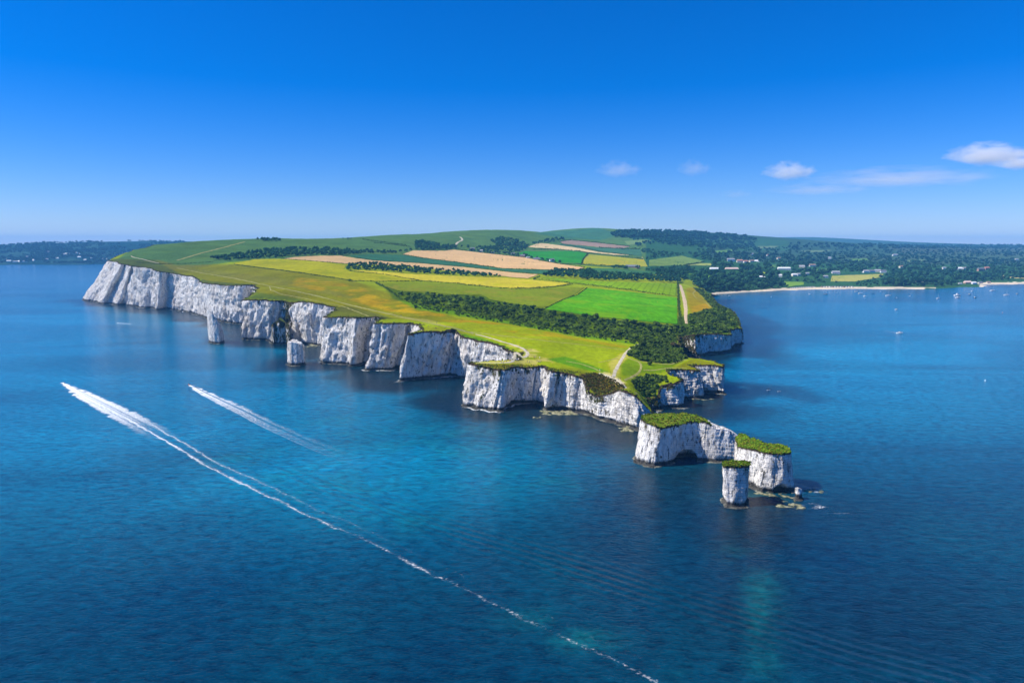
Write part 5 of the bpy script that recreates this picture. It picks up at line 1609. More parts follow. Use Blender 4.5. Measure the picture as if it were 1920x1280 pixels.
# hedges: narrow lines of leaves between the fields
def hedge(px, h, w, label, c=G_DARK, dens=1.0, gap=0.0):
    P = np.array(px, float)
    D = []
    for a, b in zip(P[:-1], P[1:]):
        k = max(1, int(np.hypot(*(b - a)) / 1.5))
        for q in range(k): D.append(a + (b - a) * q / k)
    D.append(P[-1])
    W3 = cast([d[0] for d in D], [d[1] for d in D])
    W3 = W3[~np.isnan(W3[:, 0])]
    seg = np.linalg.norm(np.diff(W3, axis=0), axis=1)
    tot = np.concatenate([[0], np.cumsum(seg)])
    n = int(min(2600, tot[-1] * 2.6 * dens))
    s = rng.uniform(0, tot[-1], n)
    Q3 = np.stack([np.interp(s, tot, W3[:, c_]) for c_ in range(3)], 1)
    hh = h * (1 + 0.35 * noise3(s / 14, 2.0, h)) * (1 + .3 * noise3(s / 5, 6, h))
    if gap: hh = hh * (noise3(s / 30, 4, 1) > -gap)
    off = rng.normal(0, w * .35, (n, 2))
    Z = rng.uniform(0, 1, n) ** .7
    Q3[:, :2] += off * (1.1 - .5 * Z[:, None])
    Q3[:, 2] += Z * hh
    nn = np.stack([off[:, 0], off[:, 1], np.full(n, .7)], 1)
    nn /= np.linalg.norm(nn, axis=1, keepdims=True)
    sz = 0.75 * max(1, W3[:, 1].mean() / 1300)
    v, f = leaf_quads(Q3, nn, sz, rng)
    cc = np.repeat(np.array(c)[None] * rng.uniform(.6, 1.4, (n, 1)), 4, 0)
    b = W3[0]
    o = link('hedge', np_mesh('hedge', v - b, [f], cc), M['foliage'])
    o.location = b
    tag(o, label, 'hedge')
    return o
for px, h, w, lab in (
    ([(440, 496.5), (492, 503), (557, 511), (623, 521), (667, 527.3), (700, 528)], 1.5, 1.6, 'low dark hedge along the seaward side of the lime barley'),
    ([(655, 509), (721, 515), (786, 526.5)], 1.6, 1.6, 'hedge between the lime and the golden barley'),
    ([(700, 529), (760, 528), (800, 528), (853, 532), (919, 539), (962, 542), (1006, 541), (1040, 538), (1074, 533.5)], 2.0, 2.4, 'hedge between the golden barley and the olive grass field'),
    ([(1012, 518.5), (1000, 524.5), (1040, 528), (1072, 531.5)], 2.4, 2.2, 'dark hedge at the right hand end of the golden barley'),
    ([(1078, 532), (1098, 534.5), (1187, 545.5), (1258, 555.5)], 2.8, 2.6, 'thick hedge between the two bright green fields'),
    ([(1101, 540), (1083, 553.5), (1062, 560), (1040, 570), (1021, 580)], 1.2, 1.5, 'curving hedge between the olive field and the vivid green field'),
    ([(532, 486), (607, 491.5), (648, 495), (661, 496)], 1.4, 1.5, 'thin hedge between the lime barley and long tan field'),
    ([(755, 477.5), (792, 484), (884, 496), (941, 504), (1039, 507)], 2.0, 2.0, 'hedge below the big tan field'),
    ([(664, 482.6), (700, 488.3), (787, 493.4), (875, 501), (962, 510.8), (1015, 514.5)], 1.6, 1.6, 'thin hedge below the blue green strip'),
    ([(1271, 531), (1272, 555), (1273, 580), (1275, 600), (1276, 609)], 2.8, 3.2, 'tall ragged hedge between the vivid green field and the sandy track'),
    ([(1000, 468), (1042, 468), (1083, 471), (1104, 475), (1150, 480), (1206, 486)], 3.0, 3.0, 'hedge above the green pasture and yellow field'),
    ([(1102, 476), (1093, 487), (1091, 495)], 3.0, 3.0, 'hedge between the green pasture and the yellow field'),
    ([(1062, 495.5), (1092, 496.5), (1175, 500)], 2.5, 2.5, 'hedge below the yellow field'),
    ([(860, 468), (905, 474), (985, 483.5), (1050, 495.5), (1096, 502)], 2.4, 2.4, 'hedge along the lane above the big tan field'),
    ([(1052, 457.5), (1083, 463.5), (1125, 472), (1187, 479.5)], 2.5, 2.5, 'hedge between the dull green and the pale tan strips'),
    ([(1050, 453), (1071, 450.2), (1125, 455.5), (1181, 462)], 2.5, 2.5, 'hedge above the brownish hill field'),
    ([(1123, 464.5), (1167, 467), (1200, 468)], 4, 4, 'bushy hedge below the brownish hill field'),
    ([(1281, 498), (1312, 493), (1321, 490.6)], 3, 3, 'hedge beside the small light pasture'),
    ([(680, 449), (700, 452), (735, 456), (762, 460)], 2.2, 2.2, 'dotted hedge line across the upland pasture'),
    ([(255, 492), (300, 495), (350, 494.5), (400, 491)], 1.0, 1.6, 'faint hedge line at the foot of the left hill'),
    ([(700, 455), (740, 459), (770, 463)], 2.2, 2.2, 'hedge above the left hill wood'),
    ([(704, 531), (722, 540), (738, 551), (752, 562)], 2.6, 3.2, 'overgrown hedge at the left end of the olive field')):
    hedge(px, h, w, lab)

# ------------------------------------------------------------------ houses
M['wall_white'] = mat_plain('white_render', (.78, .77, .74), .8, .2, .05, .3)
M['wall_cream'] = mat_plain('cream_render', (.66, .60, .48), .8, .2, .06, .3)
M['wall_brick'] = mat_plain('brick_wall', (.36, .22, .16), .85, .2, .15, .5)
M['wall_lilac'] = mat_plain('pale_render', (.62, .60, .64), .8, .2, .06, .3)
M['roof_grey'] = mat_plain('grey_roof', (.30, .30, .31), .8, .2, .12, .4)
M['roof_red'] = mat_plain('red_tile_roof', (.42, .19, .13), .8, .2, .15, .4)
M['roof_brown'] = mat_plain('brown_tile_roof', (.27, .18, .13), .8, .2, .15, .4)
M['roof_pale'] = mat_plain('pale_roof', (.70, .70, .68), .7, .2, .06, .4)
M['roof_redpale'] = mat_plain('faded_tile_roof', (.62, .45, .38), .8, .2, .10, .4)
M['roof_slate'] = mat_plain('slate_roof', (.13, .14, .16), .7, .3, .12, .4)
M['glass'] = mat_plain('window_glass', (.03, .04, .05), .1, .6, .05, 1)
M['timber_dark'] = mat_plain('dark_timber', (.08, .06, .05), .8, .2, .2, 1)

def box(x0, x1, y0, y1, z0, z1):
    Vv = [(x0, y0, z0), (x1, y0, z0), (x1, y1, z0), (x0, y1, z0), (x0, y0, z1), (x1, y0, z1), (x1, y1, z1), (x0, y1, z1)]
    return Vv, [(0, 3, 2, 1), (4, 5, 6, 7), (0, 1, 5, 4), (1, 2, 6, 5), (2, 3, 7, 6), (3, 0, 4, 7)]
def box_me(name, *a):
    v, f = box(*a)
    me = bpy.data.meshes.new(name)
    me.from_pydata(v, [], f)
    return me
def house(p, w, wall, roof, label, rz=0.0, group=None, parts=True, name='house', storeys=2, face=None):
    h = 2.8 * storeys + .3
    d = min(max(w * .55, 6), 11)
    root = empty(name, (p[0], p[1], p[2] - .4), rz)
    tag(root, label, 'house', group)
    link('wall', box_me('wall', -w / 2, w / 2, -d / 2, d / 2, -1.5, h), M['wall_' + wall], root)
    rh = d * .42
    o = .5
    v = [(-w / 2 - o, -d / 2 - o, h - .1), (w / 2 + o, -d / 2 - o, h - .1), (w / 2 + o, d / 2 + o, h - .1), (-w / 2 - o, d / 2 + o, h - .1), (-w / 2 - o * .4 + w * .06, 0, h + rh), (w / 2 + o * .4 - w * .06, 0, h + rh)]
    me = bpy.data.meshes.new('roof')
    me.from_pydata(v, [], [(0, 3, 2, 1), (0, 1, 5, 4), (2, 3, 4, 5), (3, 0, 4), (1, 2, 5)])
    r = link('roof', me, M['roof_' + roof], root)
    if parts:
        link('chimney', box_me('chimney', w * .22, w * .22 + 1.0, -.5, .5, h + rh * .6, h + rh + 1.1), M['wall_brick'], r)
        nw = max(2, int(w / 3.6))
        wm = box_me('window', -.6, .6, -.06, .06, 0, 1.3)
        wm.materials.append(M['glass'])
        for s in range(storeys):
            for i in range(nw):
                x = -w / 2 + w * (i + .5) / nw
                q = link('window', wm, None, root)
                q.location = (x, -d / 2 - .02, .9 + 2.8 * s)
    return root
for i, (x, y, w, wall, roof, lab) in enumerate(HOUSES):
    p = cast([x], [y])[0]
    if np.isnan(p[0]): continue
    wm = w * p[1] / F
    st = 3 if 'tall' in lab or 'large' in lab else (1 if 'low' in lab or 'bungalow' in lab or 'barn' in lab else 2)
    house(p, wm, wall, roof, lab, rng.uniform(-.3, .3), 'houses of the bay village' if x > 1300 else 'buildings of the hamlet', w >= 8, storeys=st, name='barn' if 'barn' in lab else 'house')
for i, (x, y, w) in enumerate([(12, 488, 5), (17, 491.5, 8), (29, 492, 8), (36, 492, 6), (44, 492.3, 6), (49, 491.3, 5), (52, 484, 5), (63, 490, 5), (89, 488, 5), (108, 486, 5), (119, 478.3, 5), (125, 478, 6), (130, 478.4, 4), (144, 476, 3.5), (149, 476.5, 3.5), (149, 484, 6), (92, 475, 5), (192, 488, 6), (201, 487, 5), (219, 481, 4), (72, 486, 4), (160, 489, 5), (172, 486, 4), (230, 476, 4), (258, 471, 4), (284, 466, 4)]):
    p = far_cast(x, y)
    if p is None: continue
    house(p, w * p[1] / F, 'white' if i % 3 else 'cream', 'pale' if i % 2 else 'grey', 'tiny white house of the town on the far left shore', rng.uniform(-.4, .4), 'houses of the far town', False)
# beach huts under the slope
def hut(p, col, label, w=3.0):
    root = empty('beach_hut', (p[0], p[1], p[2] - .1), 0.12)
    tag(root, label, 'beach hut', 'beach huts behind the sand')
    link('wall', box_me('wall', -w / 2, w / 2, -1.8, 1.8, -.6, 2.3), col, root)
    me = bpy.data.meshes.new('roof')
    a = w / 2 + .25
    me.from_pydata([(-a, -2.1, 2.2), (a, -2.1, 2.2), (a, 2.1, 2.2), (-a, 2.1, 2.2), (0, -2.1, 3.3), (0, 2.1, 3.3)], [], [(0, 3, 2, 1), (0, 4, 5, 3), (1, 2, 5, 4), (0, 1, 4), (2, 3, 5)])
    link('roof', me, M['roof_slate'], root)
    dr = link('door', box_me('door', -.45, .45, -1.86, -1.8, -.1, 1.9), M['timber_dark'], root)
for i in range(14):
    x = 1484 + i * 3.3
    p = at_z(x, 540.8 - .05 * (x - 1484), 2.0)
    hut(p, M['wall_white'] if i % 4 else M['wall_cream'], 'white beach hut in the straight row left of the sandy beach middle')
for i in range(12):
    x = 1541 + i * 5.2
    p = at_z(x, 538.3, 2.4)
    hut(p, M[('wall_brick', 'wall_lilac', 'wall_cream', 'wall_white')[i % 4]], 'painted beach hut in the scattered row below the tan meadow', 3.6)
for i, (x, y, w, wl_, rf) in enumerate(((1814, 530.8, 13, 'brick', 'redpale'), (1826, 531.5, 8, 'lilac', 'pale'), (1838, 531, 8, 'cream', 'slate'), (1853, 530.5, 7, 'cream', 'brown'), (1800, 533, 6, 'white', 'grey'))):
    p = at_z(x, y, 2.2)
    house(p, w * p[1] / F, wl_, rf, ('long boathouse with faded red roof on the right shore', 'pale shed next to the boathouse', 'cream shed with dark roof by the right beach', 'small cream cafe hut on the right beach', 'little white shed by the rocks of the point')[i], .1, None, False, 'shed', 1)

# ------------------------------------------------------------------ boats
M['hull_white'] = mat_plain('white_gelcoat', (.80, .80, .79), .3, .5, .03, 1)
M['hull_blue'] = mat_plain('navy_hull', (.03, .05, .12), .3, .5, .05, 1)
M['hull_grey'] = mat_plain('grey_hull', (.25, .26, .28), .4, .4, .08, 1)
M['deck'] = mat_plain('teak_deck', (.42, .34, .25), .7, .2, .1, 2)
M['mast'] = mat_plain('alloy_mast', (.62, .63, .65), .4, .5, .03, 1)
M['canvas'] = mat_plain('blue_canvas', (.05, .10, .25), .8, .2, .1, 1)
M['black'] = mat_plain('black_plastic', (.02, .02, .022), .5, .4, .1, 1)
M['yellow'] = mat_plain('yellow_plastic', (.70, .45, .03), .5, .4, .05, 1)
M['orange'] = mat_plain('orange_plastic', (.65, .18, .03), .5, .4, .05, 1)

def hull_mesh(L, B, Dp, fb, name='hull'):
    ns, nk = 11, 7
    Vs = []
    for i in range(ns):
        t = i / (ns - 1)
        x = (t - .5) * L
        w = B / 2 * (1 - max(0, (t - .45) / .55) ** 2.2) * (.82 + .18 * min(1, t / .25))
        w = max(w, 0.02)
        sh = fb * (1 + .35 * t ** 2)
        for k in range(nk):
            a = -1 + 2 * k / (nk - 1)
            Vs.append((x + (0.06 * L * max(0, t - .85) / .15 * abs(a) if t > .85 else 0), w * math.copysign(abs(a) ** .6, a), sh - (sh + Dp * (1 - .6 * t)) * (1 - abs(a) ** 2.2)))
    Fs = [(i * nk + k, (i + 1) * nk + k, (i + 1) * nk + k + 1, i * nk + k + 1) for i in range(ns - 1) for k in range(nk - 1)]
    dk = []
    for i in range(ns - 1):
        dk.append((i * nk, i * nk + nk - 1, (i + 1) * nk + nk - 1, (i + 1) * nk))
    me = bpy.data.meshes.new(name)
    me.from_pydata(Vs, [], Fs + dk + [tuple(range(nk))])
    for p in me.polygons: p.use_smooth = len(p.vertices) == 4 and p.index < len(Fs)
    return me

def cabin_mesh(x0, x1, w, z0, z1, rake=.35, name='cabin'):
    v = [(x0, -w / 2, z0), (x1, -w / 2 * .8, z0), (x1, w / 2 * .8, z0), (x0, w / 2, z0), (x0 + .1, -w / 2 * .85, z1), (x1 - rake * (z1 - z0) * 2, -w / 2 * .65, z1), (x1 - rake * (z1 - z0) * 2, w / 2 * .65, z1), (x0 + .1, w / 2 * .85, z1)]
    me = bpy.data.meshes.new(name)
    me.from_pydata(v, [], [(4, 5, 6, 7), (0, 1, 5, 4), (1, 2, 6, 5), (2, 3, 7, 6), (3, 0, 4, 7)])
    return me
def tube_mesh(p0, p1, r, name, r1=None, k=8):
    p0, p1 = np.array(p0, float), np.array(p1, float)
    d = (p1 - p0) / np.linalg.norm(p1 - p0)
    x = np.cross(d, [.31, .9, .2]); x /= np.linalg.norm(x)
    y = np.cross(d, x)
    r1 = r if r1 is None else r1
    Vs = [tuple(c + (x * math.cos(6.2832 * i / k) + y * math.sin(6.2832 * i / k)) * q) for c, q in ((p0, r), (p1, r1)) for i in range(k)]
    me = bpy.data.meshes.new(name)
    me.from_pydata(Vs, [], [(i, (i + 1) % k, k + (i + 1) % k, k + i) for i in range(k)] + [tuple(range(k))[::-1], tuple(range(k, 2 * k))])
    return me

def yacht(p, L, rz, label, hull='hull_white', mast=True, cat='yacht'):
    root = empty('sailing_yacht', (p[0], p[1], 0), rz)
    tag(root, label, cat, 'boats moored in the bay')
    B, fb = L * .31, L * .095
    h = link('hull', hull_mesh(L, B, L * .06, fb), M[hull], root)
    link('deck', box_me('deck', -L * .46, L * .30, -B * .33, B * .33, fb * 1.0, fb * 1.12), M['deck'], root)
    c = link('cabin', cabin_mesh(-L * .18, L * .2, B * .62, fb * 1.1, fb * 1.1 + L * .06), M['hull_white'], root)
    link('window', box_me('window', -L * .12, L * .08, -B * .30, B * .30, fb * 1.1 + L * .02, fb * 1.1 + L * .042), M['glass'], c)
    m = link('mast', tube_mesh((L * .08, 0, fb), (L * .06, 0, fb + L * 1.22), .11, 'mast', .07), M['mast'], root)
    link('boom', tube_mesh((L * .07, 0, fb + L * .14), (-L * .36, 0, fb + L * .13), .09, 'boom'), M['mast'], m)
    link('sail_cover', tube_mesh((L * .06, 0, fb + L * .165), (-L * .34, 0, fb + L * .15), .24, 'sail_cover', .14), M['canvas'], m)
    return root
def cruiser(p, L, rz, label, hull='hull_white', fly=False, group='boats moored in the bay'):
    root = empty('motor_boat', (p[0], p[1], 0), rz)
    tag(root, label, 'motor boat', group)
    B, fb = L * .32, L * .12
    link('hull', hull_mesh(L, B, L * .05, fb), M[hull], root)
    link('deck', box_me('deck', -L * .45, L * .28, -B * .35, B * .35, fb * 1.0, fb * 1.1), M['deck'], root)
    c = link('cabin', cabin_mesh(-L * .15, L * .3, B * .7, fb * 1.08, fb * 1.08 + L * .14, .7), M['hull_white'], root)
    link('windscreen', cabin_mesh(-L * .10, L * .225, B * .74, fb * 1.08 + L * .065, fb * 1.08 + L * .115, .7, 'windscreen'), M['glass'], c)
    if fly:
        link('flybridge', cabin_mesh(-L * .12, L * .08, B * .5, fb * 1.08 + L * .14, fb * 1.08 + L * .2, .5, 'flybridge'), M['hull_white'], root)
        link('aerial', tube_mesh((-L * .1, 0, fb + L * .2), (-L * .14, 0, fb + L * .42), .06, 'aerial'), M['mast'], root)
    else:
        link('rail', tube_mesh((L * .2, 0, fb * 1.3 + .5), (L * .44, 0, fb * 1.4 + .7), .04, 'rail'), M['mast'], root)
    return root
def dinghy(p, L, rz, label, hull='hull_white', group='boats moored in the bay'):
    root = empty('open_boat', (p[0], p[1], 0), rz)
    tag(root, label, 'small boat', group)
    B, fb = L * .38, L * .12
    link('hull', hull_mesh(L, B, L * .05, fb), M[hull], root)
    link('thwart', box_me('thwart', -.2, .2, -B * .42, B * .42, fb * 1.02, fb * 1.12), M['deck'], root)
    link('outboard_motor', box_me('outboard_motor', -L * .56, -L * .48, -.18, .18, 0, fb + .5), M['black'], root)
    return root
def W_(px, py): return at_z(px, py, 0)
def mlen(px, py, w): return w * W_(px, py)[1] / F
BO = [('y', 1665, 554.5, 9.5, 0, 'white yacht with a tall mast, midway along the beach'), ('y', 1861, 545, 9.5, .1, 'biggest white yacht off the right hand beach'), ('y', 1887, 553, 9, -.1, 'white yacht close to the right edge of the bay'), ('y', 1759, 559.5, 7, .3, 'small white yacht off the wooded point'),
      ('y', 1823, 546, 5, .2, 'slim yacht left of the biggest yacht'), ('y', 1706, 555, 4, .2, 'tiny yacht right of the tall masted one'), ('c', 1795, 554, 12, .05, 'large white motor cruiser off the point', True), ('c', 1796, 558.2, 9, .0, 'lower white motor boat just in front of the large cruiser'),
      ('c', 1828, 558, 6.5, .1, 'dark hulled motor boat right of the large cruiser', False, 'hull_blue'), ('c', 1818, 552, 6, .1, 'grey motor boat behind the dark hulled one', False, 'hull_grey'), ('c', 1907, 551, 5, .1, 'grey boat nearest the right edge', False, 'hull_grey'), ('c', 1681, 580.5, 6.5, .1, 'white motor boat moored alone farther out'),
      ('d', 1681, 558, 3.2, .2, 'little white boat below the tall masted yacht'), ('d', 1637, 550.3, 5, .0, 'dark low boat near the middle of the beach', 'hull_blue'), ('d', 1651, 547, 3.5, .1, 'small pale boat close to the sand'), ('d', 1757, 546, 3.5, .1, 'small dark boat under the wooded point', 'hull_blue'),
      ('d', 1367, 555, 4.5, .2, 'small white boat at the left corner of the beach'), ('d', 1446, 556.2, 3.2, .2, 'lone white dinghy off the left of the beach'), ('c', 1518, 551.5, 4.5, .3, 'small white cabin boat off the straight row of huts'), ('d', 1548, 551.5, 7.5, .0, 'long grey open boat before the huts', 'hull_grey'),
      ('d', 1569, 548.6, 3.5, .1, 'white dinghy close inshore below the meadow'), ('d', 1605, 546.8, 6, .0, 'white open boat close to the beach'), ('d', 1613, 550.4, 8, .05, 'long low white boat off the middle of the beach'), ('c', 1622, 555.4, 6, .1, 'white cabin boat left of the tall masted yacht')]
for b in BO:
    k_, x, y, w, rz, lab = b[:6]
    p, L = W_(x, y), mlen(x, y, b[3])
    if k_ == 'y': yacht(p, L, rz, lab)
    elif k_ == 'c': cruiser(p, L, rz, lab, b[7] if len(b) > 7 else 'hull_white', len(b) > 6 and b[6])
    else: dinghy(p, L, rz, lab, b[6] if len(b) > 6 else 'hull_white')
cruiser(W_(1687, 624.5), mlen(1687, 624, 11), -.1, 'white motor boat under way across the bay with a curved wake', group=None)
cruiser(W_(221, 606), mlen(221, 606, 4), 2.9, 'tiny white boat speeding past the far left cliffs', group=None)
for i, (x, y, w) in enumerate(((24, 499.5, 3), (36, 499, 3), (47, 498.3, 2.5), (65, 499.5, 3), (77, 500.5, 4.5), (99, 499, 4), (106, 500.5, 2.5), (145.6, 503.8, 3), (41, 508.8, 2))):
    lab = ('first dark boat at the left edge off the far shore', 'second dark boat from the left edge off the far shore', 'small boat near the white houses of the far shore', 'boat right of the far shore houses', 'longest dark boat off the far left shore', 'dark boat close under the far left shore', 'tiny boat beside the one close under the far shore', 'lone dark boat nearer the headland on the left', 'tiny boat farthest out from the far left shore')[i]
    dinghy(W_(x, y), mlen(x, y, w), rng.uniform(-.3, .3), lab, 'hull_blue', 'boats off the far shore')
# mooring buoys
def buoy(x, y, label, r=.5, m='yellow'):
    p = W_(x, y)
    root = empty('buoy', (p[0], p[1], 0))
    tag(root, label, 'buoy')
    v, f = ICO2
    link('float', np_mesh('float', v * np.array([r, r, r * .8]) + np.array([0, 0, r * .25]), [f], smooth=True), M[m], root)
    link('topmark', tube_mesh((0, 0, r * .8), (0, 0, r * 2.4), .07, 'topmark'), M['mast'], root)
buoy(1847, 713.5, 'pale buoy alone on the water right of the headland', .55, 'hull_white')
buoy(1880, 586, 'small buoy out in the bay near the right edge', .6, 'orange')

# ------------------------------------------------------------------ people
def skin(name, c): return mat_plain(name, c, .8, .2, .08, 6)
M['skin'] = skin('skin', (.50, .32, .23))
M['hair'] = skin('dark_hair', (.05, .035, .02))
CLOTH = {'white': (.75, .74, .72), 'blue': (.07, .13, .32), 'red': (.45, .06, .05), 'black': (.025, .025, .03), 'grey': (.25, .26, .28), 'green': (.07, .17, .07), 'pink': (.55, .25, .30), 'beige': (.45, .37, .25)}
for k_, c in CLOTH.items(): M['cloth_' + k_] = skin(k_ + '_cloth', c)
def figure(pose):
    """one continuous body grown over a skeleton; returns mesh with slots skin, hair, top, trousers"""
    J = {'pelvis': (0, 0, .95, .135), 'waist': (0, 0, 1.08, .12), 'chest': (0, 0, 1.32, .15), 'neck': (0, .01, 1.48, .058), 'chin': (0, -.01, 1.56, .085), 'head': (0, .0, 1.66, .105), 'crown': (0, .01, 1.75, .06)}
    E = [('pelvis', 'waist'), ('waist', 'chest'), ('chest', 'neck'), ('neck', 'chin'), ('chin', 'head'), ('head', 'crown')]
    for s, sx in (('l', -1), ('r', 1)):
        if pose == 'walk': st, ar = sx * .24, -sx * .18
        elif pose == 'sit': st, ar = 0, 0
        else: st, ar = 0.02 * sx, .03
        J.update({s + 'sh': (.19 * sx, 0, 1.41, .065), s + 'el': (.26 * sx, -.03 + ar * .6, 1.14, .045), s + 'wr': (.27 * sx, -.08 + ar, .90, .034), s + 'ha': (.27 * sx, -.10 + ar * 1.1, .80, .038)})
        if pose == 'sit':
            J.update({s + 'el': (.24 * sx, -.20, 1.22, .045), s + 'wr': (.20 * sx, -.45, 1.20, .034), s + 'ha': (.20 * sx, -.54, 1.20, .038)})
            J.update({s + 'hp': (.11 * sx, 0, .92, .10), s + 'kn': (.20 * sx, -.42, .90, .065), s + 'an': (.22 * sx, -.30, .46, .045), s + 'to': (.22 * sx, -.48, .42, .038)})
        elif pose == 'paddle':
            J.update({s + 'el': (.24 * sx, -.22, 1.20, .045), s + 'wr': (.12 * sx, -.42, 1.05 + .12 * sx, .034), s + 'ha': (.08 * sx, -.46, 1.03 + .14 * sx, .038)})
            J.update({s + 'hp': (.10 * sx, 0, .90, .10), s + 'kn': (.14 * sx, -.06, .50, .065), s + 'an': (.16 * sx, .02, .08, .045), s + 'to': (.17 * sx, -.14, .04, .038)})
        else:
            J.update({s + 'hp': (.10 * sx, 0, .90, .10), s + 'kn': (.11 * sx, -st * .5 - .03, .50, .065), s + 'an': (.11 * sx, -st + .02, .08, .045), s + 'to': (.12 * sx, -st - .14, .04, .038)})
        E += [('chest', s + 'sh'), (s + 'sh', s + 'el'), (s + 'el', s + 'wr'), (s + 'wr', s + 'ha'), ('pelvis', s + 'hp'), (s + 'hp', s + 'kn'), (s + 'kn', s + 'an'), (s + 'an', s + 'to')]
    names = list(J)
    me = bpy.data.meshes.new('figure')
    me.from_pydata([J[n][:3] for n in names], [(names.index(a), names.index(b)) for a, b in E], [])
    o = bpy.data.objects.new('figure', me)
    COL.objects.link(o)
    o.modifiers.new('skin', 'SKIN')
    sv = me.skin_vertices[0].data
    for i, n in enumerate(names):
        sv[i].radius = (J[n][3], J[n][3])
        sv[i].use_root = n == 'pelvis'
    sb = o.modifiers.new('sub', 'SUBSURF')
    sb.levels = sb.render_levels = 1
    dg = bpy.context.evaluated_depsgraph_get()
    out = bpy.data.meshes.new_from_object(o.evaluated_get(dg))
    bpy.data.objects.remove(o)
    for i in range(4): out.materials.append(None)
    for p in out.polygons:
        c = p.center
        arm = abs(c.x) > .215 and c.z < 1.18 and pose != 'sit'
        hip = 1.0
        if c.z > 1.62 and (c.y > -.03 or c.z > 1.70): p.material_index = 1
        elif c.z > 1.47 or (arm and c.z < 1.16): p.material_index = 0
        elif c.z > hip and not (pose == 'sit' and c.y < -.4): p.material_index = 2
        elif c.z < .12 and pose != 'sit': p.material_index = 1
        else: p.material_index = 3
        p.use_smooth = True
    return out
FIG = {k_: figure(k_) for k_ in ('stand', 'walk', 'sit', 'paddle')}
FIGV = {}
def person(p, pose, top, legs, label, group=None, rz=0.0, s=1.0):
    key = (pose, top, legs)
    if key not in FIGV:
        me = FIG[pose].copy()
        me.name = 'person'
        for i, m in enumerate((M['skin'], M['hair'], M['cloth_' + top], M['cloth_' + legs])): me.materials[i] = m
        FIGV[key] = me
    o = bpy.data.objects.new('person', FIGV[key])
    COL.objects.link(o)
    o.location = p
    o.rotation_euler = (0, 0, rz)
    o.scale = (s, s, s)
    return tag(o, label, 'person', group)
PPL = [(803, 613.5, 'black', 'grey', 'single walker in black at the brink of the square headland'), (816.5, 617, 'black', 'blue', 'walker in black, left of a pair on the square headland'), (818.5, 617, 'red', 'black', 'walker in red, right of a pair on the square headland'), (834, 618, 'grey', 'black', 'walker in grey at the rim of the square headland'), (819, 606.5, 'blue', 'black', 'walker in blue on the grass above the square headland'),
       (926, 630, 'red', 'beige', 'walker in red alone on the yellow meadow path'), (983, 659, 'white', 'blue', 'walker in white top at the head of the cove'), (985.5, 658, 'blue', 'grey', 'walker in blue beside the one in white at the cove head'), (988, 658.5, 'black', 'black', 'walker in black third of the trio at the cove head'), (996, 657, 'red', 'blue', 'walker in red coming along the meadow edge to the cove'),
       (980.6, 666, 'blue', 'beige', 'walker in blue on the bare ground by the cove'), (983, 666.5, 'black', 'grey', 'walker in black on the bare ground by the cove'), (990, 671.5, 'green', 'black', 'walker in green on the middle of the trodden ground'), (1001, 671.5, 'black', 'black', 'walker in black left in the knot of four on the trodden ground'), (1003.5, 671, 'white', 'grey', 'walker in white in the knot of four on the trodden ground'),
       (1005.5, 672.5, 'blue', 'black', 'walker in blue in the knot of four on the trodden ground'), (1002, 673.5, 'red', 'black', 'walker in red in the knot of four on the trodden ground'), (1012, 672.5, 'white', 'white', 'walker all in white right of the knot of four'), (1007, 679, 'black', 'blue', 'walker in black left of the row above the recessed cliff'), (1010, 680, 'grey', 'black', 'walker in grey in the row above the recessed cliff'),
       (1012.5, 680.5, 'pink', 'blue', 'walker in pink in the row above the recessed cliff'), (1014.5, 678.5, 'beige', 'black', 'walker in beige at the end of the row above the recessed cliff'), (989, 680, 'black', 'grey', 'walker in black, left of two above the recess'), (992.6, 680.5, 'blue', 'black', 'walker in blue, right of two above the recess'), (950, 679.5, 'black', 'black', 'walker all in black out along the promontory'),
       (955, 677.5, 'red', 'grey', 'walker in red behind the one in black on the promontory'), (940, 680.5, 'grey', 'blue', 'walker in grey halfway out the promontory'), (944, 681, 'white', 'black', 'walker in white halfway out the promontory'), (930, 680, 'blue', 'beige', 'walker in blue far out on the promontory'), (738, 589.5, 'black', 'black', 'walker in black on the coast path left of another'),
       (752, 592.5, 'black', 'blue', 'walker in black and blue on the coast path'), (1145, 701, 'black', 'green', 'walker in black where the paths meet at the tip'), (1147, 708, 'black', 'black', 'walker all in black at the top of the white path'), (1149.5, 707.5, 'white', 'blue', 'walker in white at the top of the white path'), (1159, 713.5, 'blue', 'black', 'walker in blue on the bare white path'),
       (1163, 711.5, 'red', 'black', 'walker in red on the bare white path'), (1152, 710, 'grey', 'black', 'walker in grey on the bare white path'), (1170, 723, 'black', 'grey', 'walker in black at the start of the ridge'), (1124.5, 696, 'white', 'white', 'walker in white at the end of the white path'), (1187, 706.5, 'red', 'grey', 'walker in red by the looping path, left of two'), (1189.5, 706.5, 'black', 'black', 'walker in black by the looping path, right of two'),
       (1193, 646.5, 'black', 'grey', 'walker where the chalk path leaves the scrub'), (1221, 678.5, 'red', 'black', 'walker in red on the northern cliff path'), (1283.5, 553, 'black', 'black', 'walker in black far along the sandy track'), (1284.6, 576, 'blue', 'black', 'walker in blue on the middle of the sandy track'), (1285.5, 571, 'red', 'grey', 'walker in red on the sandy track'), (1287, 605, 'black', 'blue', 'walker at the near end of the sandy track')]
for i, (x, y, t, l, lab) in enumerate(PPL):
    p = cast([x], [y])[0]
    if np.isnan(p[0]): continue
    p[2] = land_z(p[0], p[1]) + .14
    person(p, 'walk' if i % 3 else 'stand', t, l, lab, 'walkers on the headland', rng.uniform(0, 6.28), rng.uniform(.95, 1.06))

